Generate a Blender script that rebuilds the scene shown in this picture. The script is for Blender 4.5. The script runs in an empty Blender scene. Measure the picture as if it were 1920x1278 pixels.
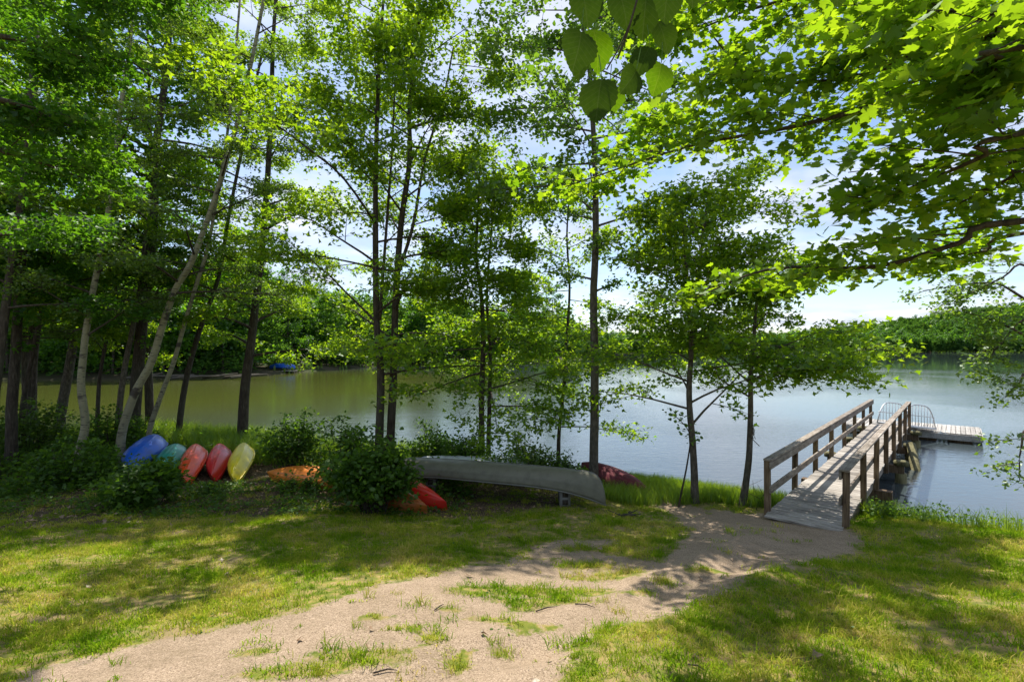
import bpy, math, random
import numpy as np
from mathutils import Vector, Matrix
R = math.radians
rng = np.random.default_rng(7)
random.seed(7)
C = bpy.context.scene.collection
SC = bpy.context.scene

# ------------------------------------------------------------------ camera, sky, sun, exposure
F = 907.0; CX = 960.0; HY = 655.0; CZ = 1.65; WZ = -1.95
SUN_EL, SUN_AZ = R(61), R(-15)          # azimuth from +Y, positive to the right
cam_d = bpy.data.cameras.new('camera'); cam = bpy.data.objects.new('camera', cam_d); C.objects.link(cam)
cam.location = (0, 0, CZ); cam.rotation_euler = (R(90), 0, 0)
cam_d.sensor_width = 36; cam_d.lens = 36*F/1920; cam_d.shift_y = 16/1920
cam_d.clip_start = 0.05; cam_d.clip_end = 8000
SC.camera = cam
W = bpy.data.worlds.new('World'); SC.world = W; W.use_nodes = True
def build_world():
    nt = W.node_tree; N = nt.nodes; Lk = nt.links; N.clear()
    out = N.new('ShaderNodeOutputWorld'); bg = N.new('ShaderNodeBackground'); bg.inputs[1].default_value = 0.115
    sky = N.new('ShaderNodeTexSky'); sky.sky_type = 'NISHITA'; sky.sun_disc = False
    sky.sun_elevation = SUN_EL; sky.sun_rotation = SUN_AZ; sky.air_density = 1.0; sky.dust_density = 0.6; sky.ozone_density = 2.0
    tc = N.new('ShaderNodeTexCoord'); sep = N.new('ShaderNodeSeparateXYZ'); Lk.new(tc.outputs['Generated'], sep.inputs[0])
    mx = N.new('ShaderNodeMath'); mx.operation = 'MAXIMUM'; mx.inputs[1].default_value = 0.0; Lk.new(sep.outputs[2], mx.inputs[0])
    ad = N.new('ShaderNodeMath'); ad.operation = 'ADD'; ad.inputs[1].default_value = 0.16; Lk.new(mx.outputs[0], ad.inputs[0])
    cb = N.new('ShaderNodeCombineXYZ')
    for k in (0, 1):
        dv = N.new('ShaderNodeMath'); dv.operation = 'DIVIDE'; Lk.new(sep.outputs[k], dv.inputs[0]); Lk.new(ad.outputs[0], dv.inputs[1]); Lk.new(dv.outputs[0], cb.inputs[k])
    nz = N.new('ShaderNodeTexNoise'); nz.inputs['Scale'].default_value = 1.15; nz.inputs['Detail'].default_value = 8; nz.inputs['Roughness'].default_value = .56; nz.inputs['Distortion'].default_value = .25
    Lk.new(cb.outputs[0], nz.inputs['Vector'])
    rp = N.new('ShaderNodeValToRGB'); rp.color_ramp.elements[0].position = .41; rp.color_ramp.elements[1].position = .62; Lk.new(nz.outputs[0], rp.inputs[0])
    n2 = N.new('ShaderNodeTexNoise'); n2.inputs['Scale'].default_value = 3.2; n2.inputs['Detail'].default_value = 6; Lk.new(cb.outputs[0], n2.inputs['Vector'])
    r2 = N.new('ShaderNodeValToRGB'); r2.color_ramp.elements[0].position = .35; r2.color_ramp.elements[1].position = .7
    r2.color_ramp.elements[0].color = (3.7, 4.1, 5.3, 1); r2.color_ramp.elements[1].color = (6.8, 6.9, 7.3, 1); Lk.new(n2.outputs[0], r2.inputs[0])
    mul = N.new('ShaderNodeMath'); mul.operation = 'MULTIPLY'; mul.inputs[1].default_value = .9; Lk.new(rp.outputs[0], mul.inputs[0])
    mix = N.new('ShaderNodeMix'); mix.data_type = 'RGBA'; Lk.new(mul.outputs[0], mix.inputs[0]); Lk.new(sky.outputs[0], mix.inputs[6]); Lk.new(r2.outputs[0], mix.inputs[7])
    Lk.new(mix.outputs[2], bg.inputs[0]); Lk.new(bg.outputs[0], out.inputs[0])
build_world()
sd = bpy.data.lights.new('sun', 'SUN'); sd.energy = 5.0; sd.angle = R(.53); sd.color = (1, .94, .84)
so = bpy.data.objects.new('sun', sd); C.objects.link(so)
sdir = Vector((math.sin(SUN_AZ)*math.cos(SUN_EL), math.cos(SUN_AZ)*math.cos(SUN_EL), math.sin(SUN_EL)))
so.rotation_euler = sdir.to_track_quat('Z', 'Y').to_euler(); so.location = (0, 0, 40)
vs = SC.view_settings; vs.view_transform = 'Standard'; vs.look = 'None'; vs.gamma = 1; vs.use_curve_mapping = False; vs.exposure = 0.68
try:
    cy = SC.cycles; cy.max_bounces = 9; cy.diffuse_bounces = 6; cy.glossy_bounces = 3; cy.transmission_bounces = 5; cy.transparent_max_bounces = 6
    cy.caustics_reflective = False; cy.caustics_refractive = False; cy.sample_clamp_indirect = 8
    cy.use_denoising = True
except Exception: pass

# ------------------------------------------------------------------ helpers
def P(px, py, d): return np.array([(px-CX)/F*d, d, CZ-(py-HY)/F*d])
class Buf:
    def __init__(s): s.v = []; s.f = []; s.n = 0
    def add(s, v, f):
        v = np.asarray(v, float).reshape(-1, 3); f = np.asarray(f, dtype=np.int64)
        s.v.append(v); s.f.append(f + s.n); s.n += len(v); return s
    def box(s, c, size, ax=None):
        a = np.eye(3) if ax is None else np.asarray(ax, float)
        k = np.array([[x, y, z] for x in (-.5, .5) for y in (-.5, .5) for z in (-.5, .5)])*np.asarray(size)
        v = np.asarray(c) + k @ a
        s.add(v, [[0, 1, 3, 2], [4, 6, 7, 5], [0, 4, 5, 1], [2, 3, 7, 6], [0, 2, 6, 4], [1, 5, 7, 3]]); return s
    def tube(s, pts, rad, n=8, cap=True, wob=0.0):
        pts = np.asarray(pts, float); m = len(pts); rad = np.broadcast_to(np.asarray(rad, float), (m,))
        T = np.gradient(pts, axis=0); T /= np.linalg.norm(T, axis=1)[:, None]+1e-9
        up = np.array([0, 0, 1.]) if abs(T[:, 2]).mean() < .8 else np.array([1., 0, 0])
        U = np.cross(T, up); U /= np.linalg.norm(U, axis=1)[:, None]+1e-9; V = np.cross(U, T)
        a = np.arange(n)/n*2*np.pi
        rr = rad[:, None]*np.ones((1, n))
        if wob: rr = rr*(1+wob*rng.standard_normal((m, n)))
        v = pts[:, None, :] + rr[:, :, None]*(np.cos(a)[None, :, None]*U[:, None, :] + np.sin(a)[None, :, None]*V[:, None, :])
        i = np.arange(m-1)[:, None]*n; j = np.arange(n)[None, :]; j2 = (j+1) % n
        f = np.stack([i+j, i+j2, i+n+j2, i+n+j], -1).reshape(-1, 4)
        s.add(v, f)
        if cap:
            b = s.n - m*n
            s.f.append(np.array([[b+k for k in range(n)][::-1]])); s.f.append(np.array([[b+(m-1)*n+k for k in range(n)]]))
        return s
    def mesh(s, name, off=(0, 0, 0), smooth=False):
        me = bpy.data.meshes.new(name)
        if not s.v: return me
        v = np.concatenate(s.v) - np.asarray(off)
        me.vertices.add(len(v)); me.vertices.foreach_set('co', v.astype(np.float32).ravel())
        loops = np.concatenate([f.ravel() for f in s.f]); tot = np.concatenate([np.full(len(f), f.shape[1]) for f in s.f])
        st = np.concatenate([[0], np.cumsum(tot)[:-1]])
        me.loops.add(len(loops)); me.loops.foreach_set('vertex_index', loops.astype(np.int32))
        me.polygons.add(len(tot)); me.polygons.foreach_set('loop_start', st.astype(np.int32)); me.polygons.foreach_set('loop_total', tot.astype(np.int32))
        if smooth: me.polygons.foreach_set('use_smooth', np.ones(len(tot), bool))
        me.update(calc_edges=True); return me
def wloc(o):
    p = np.zeros(3)
    while o is not None: p = p + np.array(o.location); o = o.parent
    return p
def obj(name, buf, mat, parent=None, smooth=False, kind=None, loc=None):
    off = wloc(parent) if parent is not None else (np.asarray(loc) if loc is not None else np.zeros(3))
    me = buf.mesh(name, off, smooth) if isinstance(buf, Buf) else buf
    if mat is not None and not me.materials: me.materials.append(mat)
    o = bpy.data.objects.new(name, me); C.objects.link(o)
    if parent is not None: o.parent = parent
    elif loc is not None: o.location = loc
    if kind: o['kind'] = kind
    return o
def piece(name, me, mat, parent, loc, rot=(0, 0, 0)):
    if mat is not None and not me.materials: me.materials.append(mat)
    o = bpy.data.objects.new(name, me); C.objects.link(o); o.parent = parent
    o.location = np.asarray(loc)-wloc(parent) if parent is not None else loc
    o.rotation_euler = rot; return o
def tag(o, label, cat, group=None):
    o['label'] = label; o['category'] = cat
    if group: o['group'] = group
    return o
def thing(name, label, cat, loc, group=None):
    o = bpy.data.objects.new(name, None); C.objects.link(o); o.location = loc; o.empty_display_size = .2
    return tag(o, label, cat, group)
def smooth_path(pts, n=6):
    pts = np.asarray(pts, float); out = []
    Q = np.vstack([2*pts[0]-pts[1], pts, 2*pts[-1]-pts[-2]])
    for i in range(1, len(Q)-2):
        a, b, c, d = Q[i-1], Q[i], Q[i+1], Q[i+2]
        for t in np.arange(n)/n:
            out.append(.5*((2*b)+(-a+c)*t+(2*a-5*b+4*c-d)*t*t+(-a+3*b-3*c+d)*t**3))
    out.append(pts[-1]); return np.array(out)

# ------------------------------------------------------------------ materials
class NT:
    def __init__(s, name):
        s.m = bpy.data.materials.new(name); s.m.use_nodes = True; s.t = s.m.node_tree; s.t.nodes.clear()
        s.out = s.t.nodes.new('ShaderNodeOutputMaterial')
    def n(s, typ, props=None, **inp):
        nd = s.t.nodes.new('ShaderNode'+typ)
        for k, v in (props or {}).items(): setattr(nd, k, v)
        for k, v in inp.items():
            k = k.replace('_', ' ') if k not in nd.inputs else k
            key = int(k[1:]) if k[0] == 'i' and k[1:].isdigit() else k
            s.set(nd.inputs[key], v)
        return nd
    def set(s, sock, v):
        if isinstance(v, bpy.types.NodeSocket): s.t.links.new(v, sock)
        elif isinstance(v, tuple) and len(v) == 3 and sock.type == 'RGBA': sock.default_value = (*v, 1)
        else: sock.default_value = v
    def noise(s, scale, vec=None, detail=4, rough=.5, dist=0):
        nd = s.n('TexNoise', Scale=float(scale), Detail=float(detail), Roughness=float(rough), Distortion=float(dist))
        if vec is not None: s.set(nd.inputs['Vector'], vec)
        return nd.outputs[0]
    def ramp(s, fac, stops):
        nd = s.n('ValToRGB'); cr = nd.color_ramp
        while len(cr.elements) < len(stops): cr.elements.new(.5)
        for e, (p, c) in zip(cr.elements, stops): e.position = p; e.color = (*c, 1) if len(c) == 3 else c
        s.set(nd.inputs[0], fac); return nd.outputs[0]
    def mixc(s, fac, a, b, mode='MIX'):
        nd = s.n('Mix', {'data_type': 'RGBA', 'blend_type': mode}); s.set(nd.inputs[0], fac); s.set(nd.inputs[6], a); s.set(nd.inputs[7], b); return nd.outputs[2]
    def math(s, op, a, b=0.0, clamp=False):
        nd = s.n('Math', {'operation': op, 'use_clamp': clamp}); s.set(nd.inputs[0], a); s.set(nd.inputs[1], b); return nd.outputs[0]
    def pos(s): return s.n('NewGeometry').outputs['Position']
    def mapv(s, vec, scale):
        nd = s.n('VectorMath', {'operation': 'MULTIPLY'}); s.set(nd.inputs[0], vec); nd.inputs[1].default_value = scale; return nd.outputs[0]
    def bump(s, h, strength=.5, dist=.02):
        nd = s.n('Bump', Strength=float(strength), Distance=float(dist)); s.set(nd.inputs['Height'], h); return nd.outputs[0]
    def principled(s, col, rough=.7, normal=None, spec=.4, **kw):
        nd = s.n('BsdfPrincipled'); s.set(nd.inputs['Base Color'], col); s.set(nd.inputs['Roughness'], rough); nd.inputs['Specular IOR Level'].default_value = spec
        if normal is not None: s.set(nd.inputs['Normal'], normal)
        for k, v in kw.items(): s.set(nd.inputs[k.replace('_', ' ')], v)
        s.t.links.new(nd.outputs[0], s.out.inputs[0]); return nd
def leaf_mat(name, a, b, c, ta, tb, trans=.5, gloss=.05, nscale=1.2, rough=.45):
    m = NT(name); g = m.n('NewGeometry')
    rnd = g.outputs['Random Per Island']; nz = m.noise(nscale, g.outputs['Position'], 2)
    t = m.math('ADD', m.math('MULTIPLY', rnd, .55), m.math('MULTIPLY', m.math('SUBTRACT', m.math('MULTIPLY', nz, 1.6), .3), .5), True)
    col = m.ramp(t, [(.1, a), (.5, b), (.95, c)]); tc = m.ramp(t, [(.1, ta), (.95, tb)])
    d = m.n('BsdfDiffuse', Color=col); tr = m.n('BsdfTranslucent', Color=tc); gl = m.n('BsdfGlossy', Color=(.9, 1, .9), Roughness=rough)
    m1 = m.n('MixShader', i0=trans, i1=d.outputs[0], i2=tr.outputs[0]); m2 = m.n('MixShader', i0=gloss, i1=m1.outputs[0], i2=gl.outputs[0])
    m.t.links.new(m2.outputs[0], m.out.inputs[0]); return m.m
M = {}
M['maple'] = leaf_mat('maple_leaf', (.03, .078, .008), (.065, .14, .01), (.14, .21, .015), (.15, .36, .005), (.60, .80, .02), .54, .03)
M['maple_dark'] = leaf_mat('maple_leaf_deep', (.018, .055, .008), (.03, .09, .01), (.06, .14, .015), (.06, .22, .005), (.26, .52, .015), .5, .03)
M['aspen'] = leaf_mat('aspen_leaf', (.04, .08, .018), (.06, .12, .02), (.09, .15, .03), (.14, .32, .01), (.36, .58, .03), .48, .06)
M['birch_leaf'] = leaf_mat('birch_leaf', (.04, .07, .015), (.06, .11, .02), (.10, .14, .03), (.14, .30, .01), (.36, .54, .03), .5, .05)
M['bush'] = leaf_mat('bush_leaf', (.025, .06, .01), (.045, .10, .013), (.08, .15, .02), (.10, .24, .01), (.30, .52, .03), .45, .02)
M['far'] = leaf_mat('far_leaf', (.025, .065, .018), (.045, .11, .025), (.09, .17, .03), (.08, .2, .015), (.22, .42, .03), .42, .0, .05)
def grass_mat():
    m = NT('lawn_blade'); g = m.n('NewGeometry'); p = g.outputs['Position']; rnd = g.outputs['Random Per Island']
    big = m.ramp(m.noise(1.15, p, 5, .65), [(.38, (0, 0, 0)), (.62, (1, 1, 1))]); t = m.math('ADD', m.math('MULTIPLY', rnd, .45), m.math('MULTIPLY', big, .6), True)
    col = m.ramp(t, [(.05, (.06, .13, .006)), (.4, (.15, .24, .012)), (.72, (.32, .34, .035)), (.95, (.52, .42, .14))]); tc = m.ramp(t, [(.05, (.18, .42, .005)), (.5, (.42, .60, .02)), (.95, (.75, .62, .12))])
    d = m.n('BsdfDiffuse', Color=col); tr = m.n('BsdfTranslucent', Color=tc); m1 = m.n('MixShader', i0=.42, i1=d.outputs[0], i2=tr.outputs[0]); m.t.links.new(m1.outputs[0], m.out.inputs[0]); return m.m
M['grass'] = grass_mat()
M['reed'] = leaf_mat('bank_blade', (.07, .14, .01), (.12, .21, .015), (.2, .26, .03), (.2, .38, .01), (.42, .55, .03), .45, .04, .6)
M['dry'] = leaf_mat('dry_leaf', (.12, .07, .04), (.24, .15, .09), (.42, .30, .21), (.2, .1, .04), (.4, .25, .12), .15, .05)
def bark(name, c0, c1, c2, zs=.35, moss=0):
    m = NT(name); p = m.pos(); v = m.mapv(p, (14, 14, 14*zs)); n1 = m.noise(1.6, v, 6, .65); n2 = m.noise(.9, p, 3)
    col = m.ramp(n1, [(.3, c0), (.55, c1), (.75, c2)])
    col = m.mixc(m.math('MULTIPLY', m.ramp(n2, [(.5, (0, 0, 0)), (.7, (1, 1, 1))]), .5), col, (.085, .09, .065) if not moss else (.05, .08, .02))
    m.principled(col, .9, m.bump(n1, .9, .02), .2); return m.m
M['bark'] = bark('bark_dark', (.025, .02, .016), (.07, .055, .042), (.14, .12, .10), .2)
M['bark_grey'] = bark('bark_grey', (.04, .032, .025), (.115, .098, .075), (.21, .185, .15), .4)
def birch():
    m = NT('bark_birch'); p = m.pos(); n1 = m.noise(1.0, m.mapv(p, (5, 5, 34)), 4, .6); n2 = m.noise(2.2, p, 4); n3 = m.noise(1, m.mapv(p, (2, 2, 5)), 3)
    col = m.mixc(n2, (.15, .14, .08), (.34, .32, .21))
    col = m.mixc(m.ramp(n1, [(.57, (0, 0, 0)), (.63, (1, 1, 1))]), col, (.05, .04, .035))
    col = m.mixc(m.ramp(n3, [(.60, (0, 0, 0)), (.66, (1, 1, 1))]), col, (.06, .05, .04))
    m.principled(col, .7, m.bump(n1, .3, .01), .3); return m.m
M['birch'] = birch()
def wood(name, c0, c1, c2, scl=(3, 30, 30), rough=.85):
    m = NT(name); g = m.n('NewGeometry'); tc = m.n('TexCoord').outputs['Object']; oi = m.n('ObjectInfo')
    vv = m.n('VectorMath', {'operation': 'ADD'}); m.set(vv.inputs[0], m.mapv(tc, scl)); m.set(vv.inputs[1], oi.outputs['Random'])
    off = m.n('VectorMath', {'operation': 'SCALE'}); m.set(off.inputs[0], oi.outputs['Location']); off.inputs['Scale'].default_value = 3.1
    m.set(vv.inputs[1], off.outputs[0])
    n1 = m.noise(1, vv.outputs[0], 5, .6); n2 = m.noise(3, g.outputs['Position'], 3)
    col = m.ramp(m.math('ADD', m.math('MULTIPLY', n1, .7), m.math('MULTIPLY', n2, .3)), [(.35, c0), (.5, c1), (.68, c2)])
    k = m.math('ADD', m.math('MULTIPLY', oi.outputs['Random'], .45), .75)
    cv = m.n('VectorMath', {'operation': 'SCALE'}); m.set(cv.inputs[0], col); m.set(cv.inputs['Scale'], k)
    m.principled(cv.outputs[0], rough, m.bump(n1, .5, .006), .25); return m.m
M['deck'] = wood('weathered_plank', (.14, .12, .10), (.30, .27, .235), (.45, .42, .38), (30, 3, 30))
M['rail'] = wood('weathered_rail', (.10, .08, .06), (.24, .20, .16), (.40, .36, .31), (3, 30, 30))
M['post'] = wood('post_wood', (.05, .032, .02), (.15, .10, .06), (.26, .19, .12), (30, 30, 3))
M['pile'] = wood('piling_wood', (.05, .045, .02), (.12, .11, .05), (.22, .2, .11), (14, 14, 2))
M['float'] = wood('bleached_plank', (.2, .185, .165), (.36, .34, .31), (.48, .46, .43), (3, 30, 30))
def plain(name, col, rough=.5, metal=0, bumpn=0, dirt=.25, spec=.5, dcol=(.1, .08, .06)):
    m = NT(name); p = m.pos(); n = m.noise(5, p, 5, .6); n2 = m.noise(40, p, 2)
    c = m.mixc(m.math('MULTIPLY', m.ramp(n, [(.45, (0, 0, 0)), (.75, (1, 1, 1))]), dirt), col, dcol)
    m.principled(c, m.math('ADD', m.math('MULTIPLY', n, .25), rough-.1), m.bump(n2, .15+bumpn, .003), spec, Metallic=float(metal)); return m.m
M['alu'] = plain('aluminium', (.55, .56, .57), .45, .6)
M['concrete'] = plain('concrete', (.22, .21, .19), .9, 0, .5)
M['canoe'] = plain('canoe_grey', (.145, .14, .10), .5, .1, .6, .6, .4, (.07, .065, .045))
M['canoe_rim'] = plain('canoe_rim', (.16, .16, .14), .5, .3, 0, .4)
M['pebble'] = plain('pebble_stone', (.33, .27, .21), .9)
M['white'] = plain('white_hull', (.7, .72, .72), .4)

def ground_mat():
    m = NT('ground_soil_and_lawn'); p = m.pos()
    at = m.n('Attribute', {'attribute_name': 'path'}).outputs['Fac']; lt = m.n('Attribute', {'attribute_name': 'litter'}).outputs['Fac']; ft = m.n('Attribute', {'attribute_name': 'far'}).outputs['Fac']
    n1 = m.noise(2.5, p, 6, .65); n2 = m.noise(95, p, 4, .75); n3 = m.noise(9, p, 5, .6); n4 = m.noise(260, p, 2, .6); n5 = m.noise(26, p, 4, .7); n6 = m.noise(60, p, 3, .8)
    sand = m.ramp(m.math('ADD', m.math('MULTIPLY', n2, .6), m.math('MULTIPLY', n4, .4)), [(.36, (.06, .045, .03)), (.43, (.21, .15, .10)), (.52, (.38, .285, .20)), (.68, (.58, .47, .36))])
    sand = m.mixc(m.ramp(m.math('ADD', m.math('MULTIPLY', n1, .5), m.math('MULTIPLY', n5, .5)), [(.44, (0, 0, 0)), (.62, (.75, .75, .75))]), sand, (.20, .15, .095), 'MIX')
    sand = m.mixc(m.ramp(n6, [(.56, (0, 0, 0)), (.63, (.9, .9, .9))]), sand, (.12, .085, .055))
    lawn = m.ramp(n3, [(.3, (.07, .10, .015)), (.47, (.15, .17, .025)), (.56, (.26, .21, .06)), (.7, (.34, .24, .12))])
    lawn = m.mixc(m.ramp(n1, [(.48, (0, 0, 0)), (.62, (.8, .8, .8))]), lawn, (.26, .19, .10))
    lit = m.ramp(m.noise(28, p, 5, .7), [(.35, (.03, .022, .014)), (.5, (.085, .06, .035)), (.62, (.17, .12, .075)), (.72, (.36, .28, .2))])
    edge = m.math('ADD', at, m.math('MULTIPLY', m.math('SUBTRACT', m.math('ADD', m.math('MULTIPLY', n3, .5), m.math('MULTIPLY', n5, .5)), .5), 2.0))
    c = m.mixc(m.ramp(m.math('ADD', lt, m.math('MULTIPLY', m.math('SUBTRACT', n3, .5), 1.2)), [(.4, (0, 0, 0)), (.6, (1, 1, 1))]), lawn, lit)
    c = m.mixc(m.ramp(edge, [(.36, (0, 0, 0)), (.6, (1, 1, 1))]), c, sand)
    c = m.mixc(ft, c, m.ramp(m.noise(.3, p, 4), [(.4, (.03, .04, .012)), (.6, (.07, .06, .035))]))
    h = m.math('ADD', m.math('MULTIPLY', n2, .5), m.math('ADD', m.math('MULTIPLY', n4, .3), m.math('MULTIPLY', n3, .8)))
    m.principled(c, .95, m.bump(h, .6, .018), .15); return m.m
M['ground'] = ground_mat()
def water_mat():
    m = NT('lake_water'); p = m.pos()
    big = m.noise(.05, p, 3, .5); w1 = m.noise(1, m.mapv(p, (2.6, 5.0, 1)), 4, .6, .3); w2 = m.noise(1, m.mapv(p, (9, 16, 1)), 3, .55); w3 = m.noise(1, m.mapv(p, (.35, .9, 1)), 3, .5)
    sp = m.n('SeparateXYZ'); m.set(sp.inputs[0], p); calm = m.math('MAXIMUM', .02, m.math('SUBTRACT', 1.0, m.math('DIVIDE', sp.outputs[1], 115.0)))
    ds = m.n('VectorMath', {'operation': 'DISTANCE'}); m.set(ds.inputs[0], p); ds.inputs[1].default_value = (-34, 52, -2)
    cove_reflection_tint = m.ramp(m.math('DIVIDE', m.math('ADD', ds.outputs['Value'], m.math('MULTIPLY', big, 10)), 60.0), [(.45, (.085, .10, .02)), (.85, (.045, .06, .065))])  # olive reflection of the trees painted into the silty cove's body colour
    amp = m.math('MULTIPLY', calm, m.ramp(big, [(.42, (.35, .35, .35)), (.58, (1, 1, 1))]))
    h = m.math('ADD', m.math('MULTIPLY', w1, .022), m.math('ADD', m.math('MULTIPLY', w2, .0055), m.math('MULTIPLY', w3, .02)))
    h = m.math('MULTIPLY', h, amp)
    nd = m.n('Bump', Strength=1.0, Distance=1.0); m.set(nd.inputs['Height'], h)
    m.principled(cove_reflection_tint, .04, nd.outputs[0], .5, IOR=1.65); return m.m
M['water'] = water_mat()

# ------------------------------------------------------------------ terrain
LAKE = np.array([(-85, 30), (-60, 23), (-30, 21), (-20, 20), (-13, 19.3), (-9.2, 18), (-6, 16.3), (-4, 15.4), (0, 14.9), (1.6, 14.3), (3, 13), (4.2, 12.4), (5.7, 11.0), (7.5, 10), (8.9, 8.5), (12, 5.5), (15, 2), (22, -6), (60, -40), (400, -150), (900, 150), (1050, 420), (900, 560), (564, 548), (430, 552), (324, 542), (230, 500), (169, 455), (88, 425), (40, 300), (24, 160), (7, 123), (-11, 113), (-29, 100), (-33.5, 78), (-35, 62), (-48, 57), (-62, 57), (-82, 50)], float)
def sdist(x, y):
    x = np.asarray(x, float); y = np.asarray(y, float); sh = x.shape; x = x.ravel(); y = y.ravel()
    best = np.full(x.shape, 1e18); ins = np.zeros(x.shape, bool)
    for i in range(len(LAKE)):
        a = LAKE[i]; b = LAKE[(i+1) % len(LAKE)]; e = b-a
        t = np.clip(((x-a[0])*e[0]+(y-a[1])*e[1])/(e@e), 0, 1)
        best = np.minimum(best, (x-a[0]-t*e[0])**2+(y-a[1]-t*e[1])**2)
        c = (a[1] > y) != (b[1] > y)
        xi = np.where(c, a[0]+(y-a[1])*e[0]/(e[1] if e[1] else 1e-9), 1e18); ins ^= c & (x < xi)
    d = np.sqrt(best); return np.where(ins, -d, d).reshape(sh)       # positive on land
def wav(x, y):
    return .03*np.sin(1.3*x+.7*y)+.025*np.sin(.9*y-1.7*x+1)+.015*np.sin(3.1*x+2)*np.sin(2.7*y)
RUTS = [(-2.6, 1.6, .1, 3.6, .2), (.1, 3.6, 2.6, 5.6, .2), (-1.3, .9, 1.0, 2.9, .2), (1.0, 2.9, 3.3, 5.1, .2), (2.6, 5.6, 4.4, 7.4, .22)]
def gh(x, y):
    x = np.asarray(x, float); y = np.asarray(y, float); d = sdist(x, y)
    near = np.where(y < 9, -.157*np.maximum(y, -6), -1.413-.05*(y-9)); near = np.maximum(near, -1.62) + wav(x, y)*np.clip(np.hypot(x, y)/4, .3, 1)
    for (ax_, ay_, bx_, by_, w_) in RUTS:
        ex, ey = bx_-ax_, by_-ay_; q = np.clip(((x-ax_)*ex+(y-ay_)*ey)/(ex*ex+ey*ey), 0, 1); dd_ = np.hypot(x-ax_-q*ex, y-ay_-q*ey); near = near-.045*np.exp(-(dd_/w_)**2)+.02*np.exp(-((dd_-1.9*w_)/(.6*w_))**2)
    far = -1.5+np.minimum(d, 60)*.05 + 64*np.exp(-((x-920)**2+(y-860)**2)/(2*265**2))*np.clip(d/120, 0, 1)
    w = np.clip((y-32)/20, 0, 1); w = np.maximum(w, np.clip((np.hypot(x, y)-40)/40, 0, 1))
    top = near*(1-w)+far*w
    land = WZ+(top-WZ)*(1-np.exp(-np.maximum(d, 0)/.55))
    return np.where(d > 0, land, WZ+np.maximum(d*.35, -3))
def G(px, py):
    ds = np.concatenate([np.arange(1.2, 25, .05)]); X = (px-CX)/F*ds; z = CZ-(py-HY)/F*ds
    k = np.argmax(z < gh(X, ds)); return np.array([X[k], ds[k], float(gh(X[k], ds[k]))])
def on(x, y): return np.array([x, y, float(gh(x, y))])
def axis(lo, hi, step, far):
    a = list(np.arange(lo, hi+1e-6, step)); s = step; v = hi
    while v < far: s *= 1.12; v += s; a.append(v)
    s = step; v = lo
    while v > -far: s *= 1.12; v -= s; a.insert(0, v)
    return np.array(a)
gx = axis(-11, 12, .14, 3200); gy = axis(-1, 16, .14, 3200)
XX, YY = np.meshgrid(gx, gy); ZZ = gh(XX, YY)
nx, ny = len(gx), len(gy)
PATHPX = [(20, 1278), (47, 1263), (138, 1244), (204, 1230), (262, 1212), (383, 1190), (456, 1172), (547, 1150), (656, 1117), (720, 1090), (819, 1075), (928, 1057), (994, 1035), (1056, 1013), (1150, 1013), (1130, 1040), (1230, 1050), (1280, 1020), (1290, 985), (1240, 955), (1190, 930), (1215, 922), (1300, 948), (1390, 965), (1445, 962), (1590, 995), (1620, 1015), (1560, 1045), (1460, 1065), (1385, 1088), (1370, 1105), (1300, 1140), (1230, 1160), (1120, 1175), (1105, 1200), (1080, 1240), (1030, 1278), (900, 1500), (200, 1500), (-500, 1420)]
PATH = np.array([G(*q)[:2] for q in PATHPX])
def poly_sd(x, y, poly):
    global LAKE
    keep = LAKE; LAKE = poly; d = -sdist(x, y); LAKE = keep; return d     # positive inside
PATCHES = [(1010, 1050, .3, .05), (880, 1118, .35, .05), (905, 1165, .22, .05), (1040, 1180, .15, .06), (760, 1180, .12, .05), (935, 1228, .10, .06), (700, 1160, .10, .04), (840, 1140, .12, .05), (1200, 1110, .12, .05), (1060, 1215, .08, .05), (480, 1225, .1, .04), (520, 1270, .25, .05), (1020, 1130, .5, .07), (1180, 1075, .15, .05), (860, 1255, .08, .05), (1330, 1070, .25, .08), (1250, 1095, .12, .06), (1000, 1110, .75, .10), (1090, 1062, .42, .13), (1120, 1084, .4, .1), (975, 1172, .2, .1), (985, 1140, .12, .12), (668, 1235, .33, .11), (590, 1262, .26, .09), (812, 1200, .1, .08), (1075, 1108, .35, .08), (950, 1105, .3, .06), (870, 1240, .05, .05), (1150, 1030, .7, .12)]
PATC = [(*G(a, b)[:2], rx, ry) for a, b, rx, ry in PATCHES]
def fields(x, y):
    rag = .5*np.sin(x*7+2*np.sin(y*5))*np.sin(y*8+np.sin(x*6)*2)+.35*np.sin(x*17+y*9)*np.sin(y*19-x*7)+.5*np.sin(x*2.3+1)*np.sin(y*2.9+x)
    d = poly_sd(x, y, PATH)+.13*rag; path = np.clip(.5+d/.35, 0, 1)
    for cx, cy, rx, ry in PATC:
        q = np.hypot((x-cx)/rx, (y-cy)/ry); path = np.minimum(path, np.clip(.25+(q-.8-.45*rag)*.7, 0, 1))
    lit = np.clip((y-8.6-.25*np.sin(x*1.7))/1.0, 0, 1)*np.clip((2.2-x)/1.5, 0, 1)
    lit = np.maximum(lit, np.clip((-5.5-x)/2, 0, 1)*np.clip((y-6.5)/1.5, 0, 1))
    return path, lit
pa, li = fields(XX, YY); far = np.clip((np.hypot(XX, YY)-22)/10, 0, 1)
b = Buf(); i = np.arange(ny-1)[:, None]*nx; j = np.arange(nx-1)[None, :]
b.add(np.stack([XX, YY, ZZ], -1), np.stack([i+j, i+j+1, i+nx+j+1, i+nx+j], -1).reshape(-1, 4))
ground = obj('ground', b, M['ground'], smooth=True, kind='structure')
for nm, arr in (('path', pa), ('litter', li), ('far', far)):
    ground.data.attributes.new(nm, 'FLOAT', 'POINT').data.foreach_set('value', arr.astype(np.float32).ravel())
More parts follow.
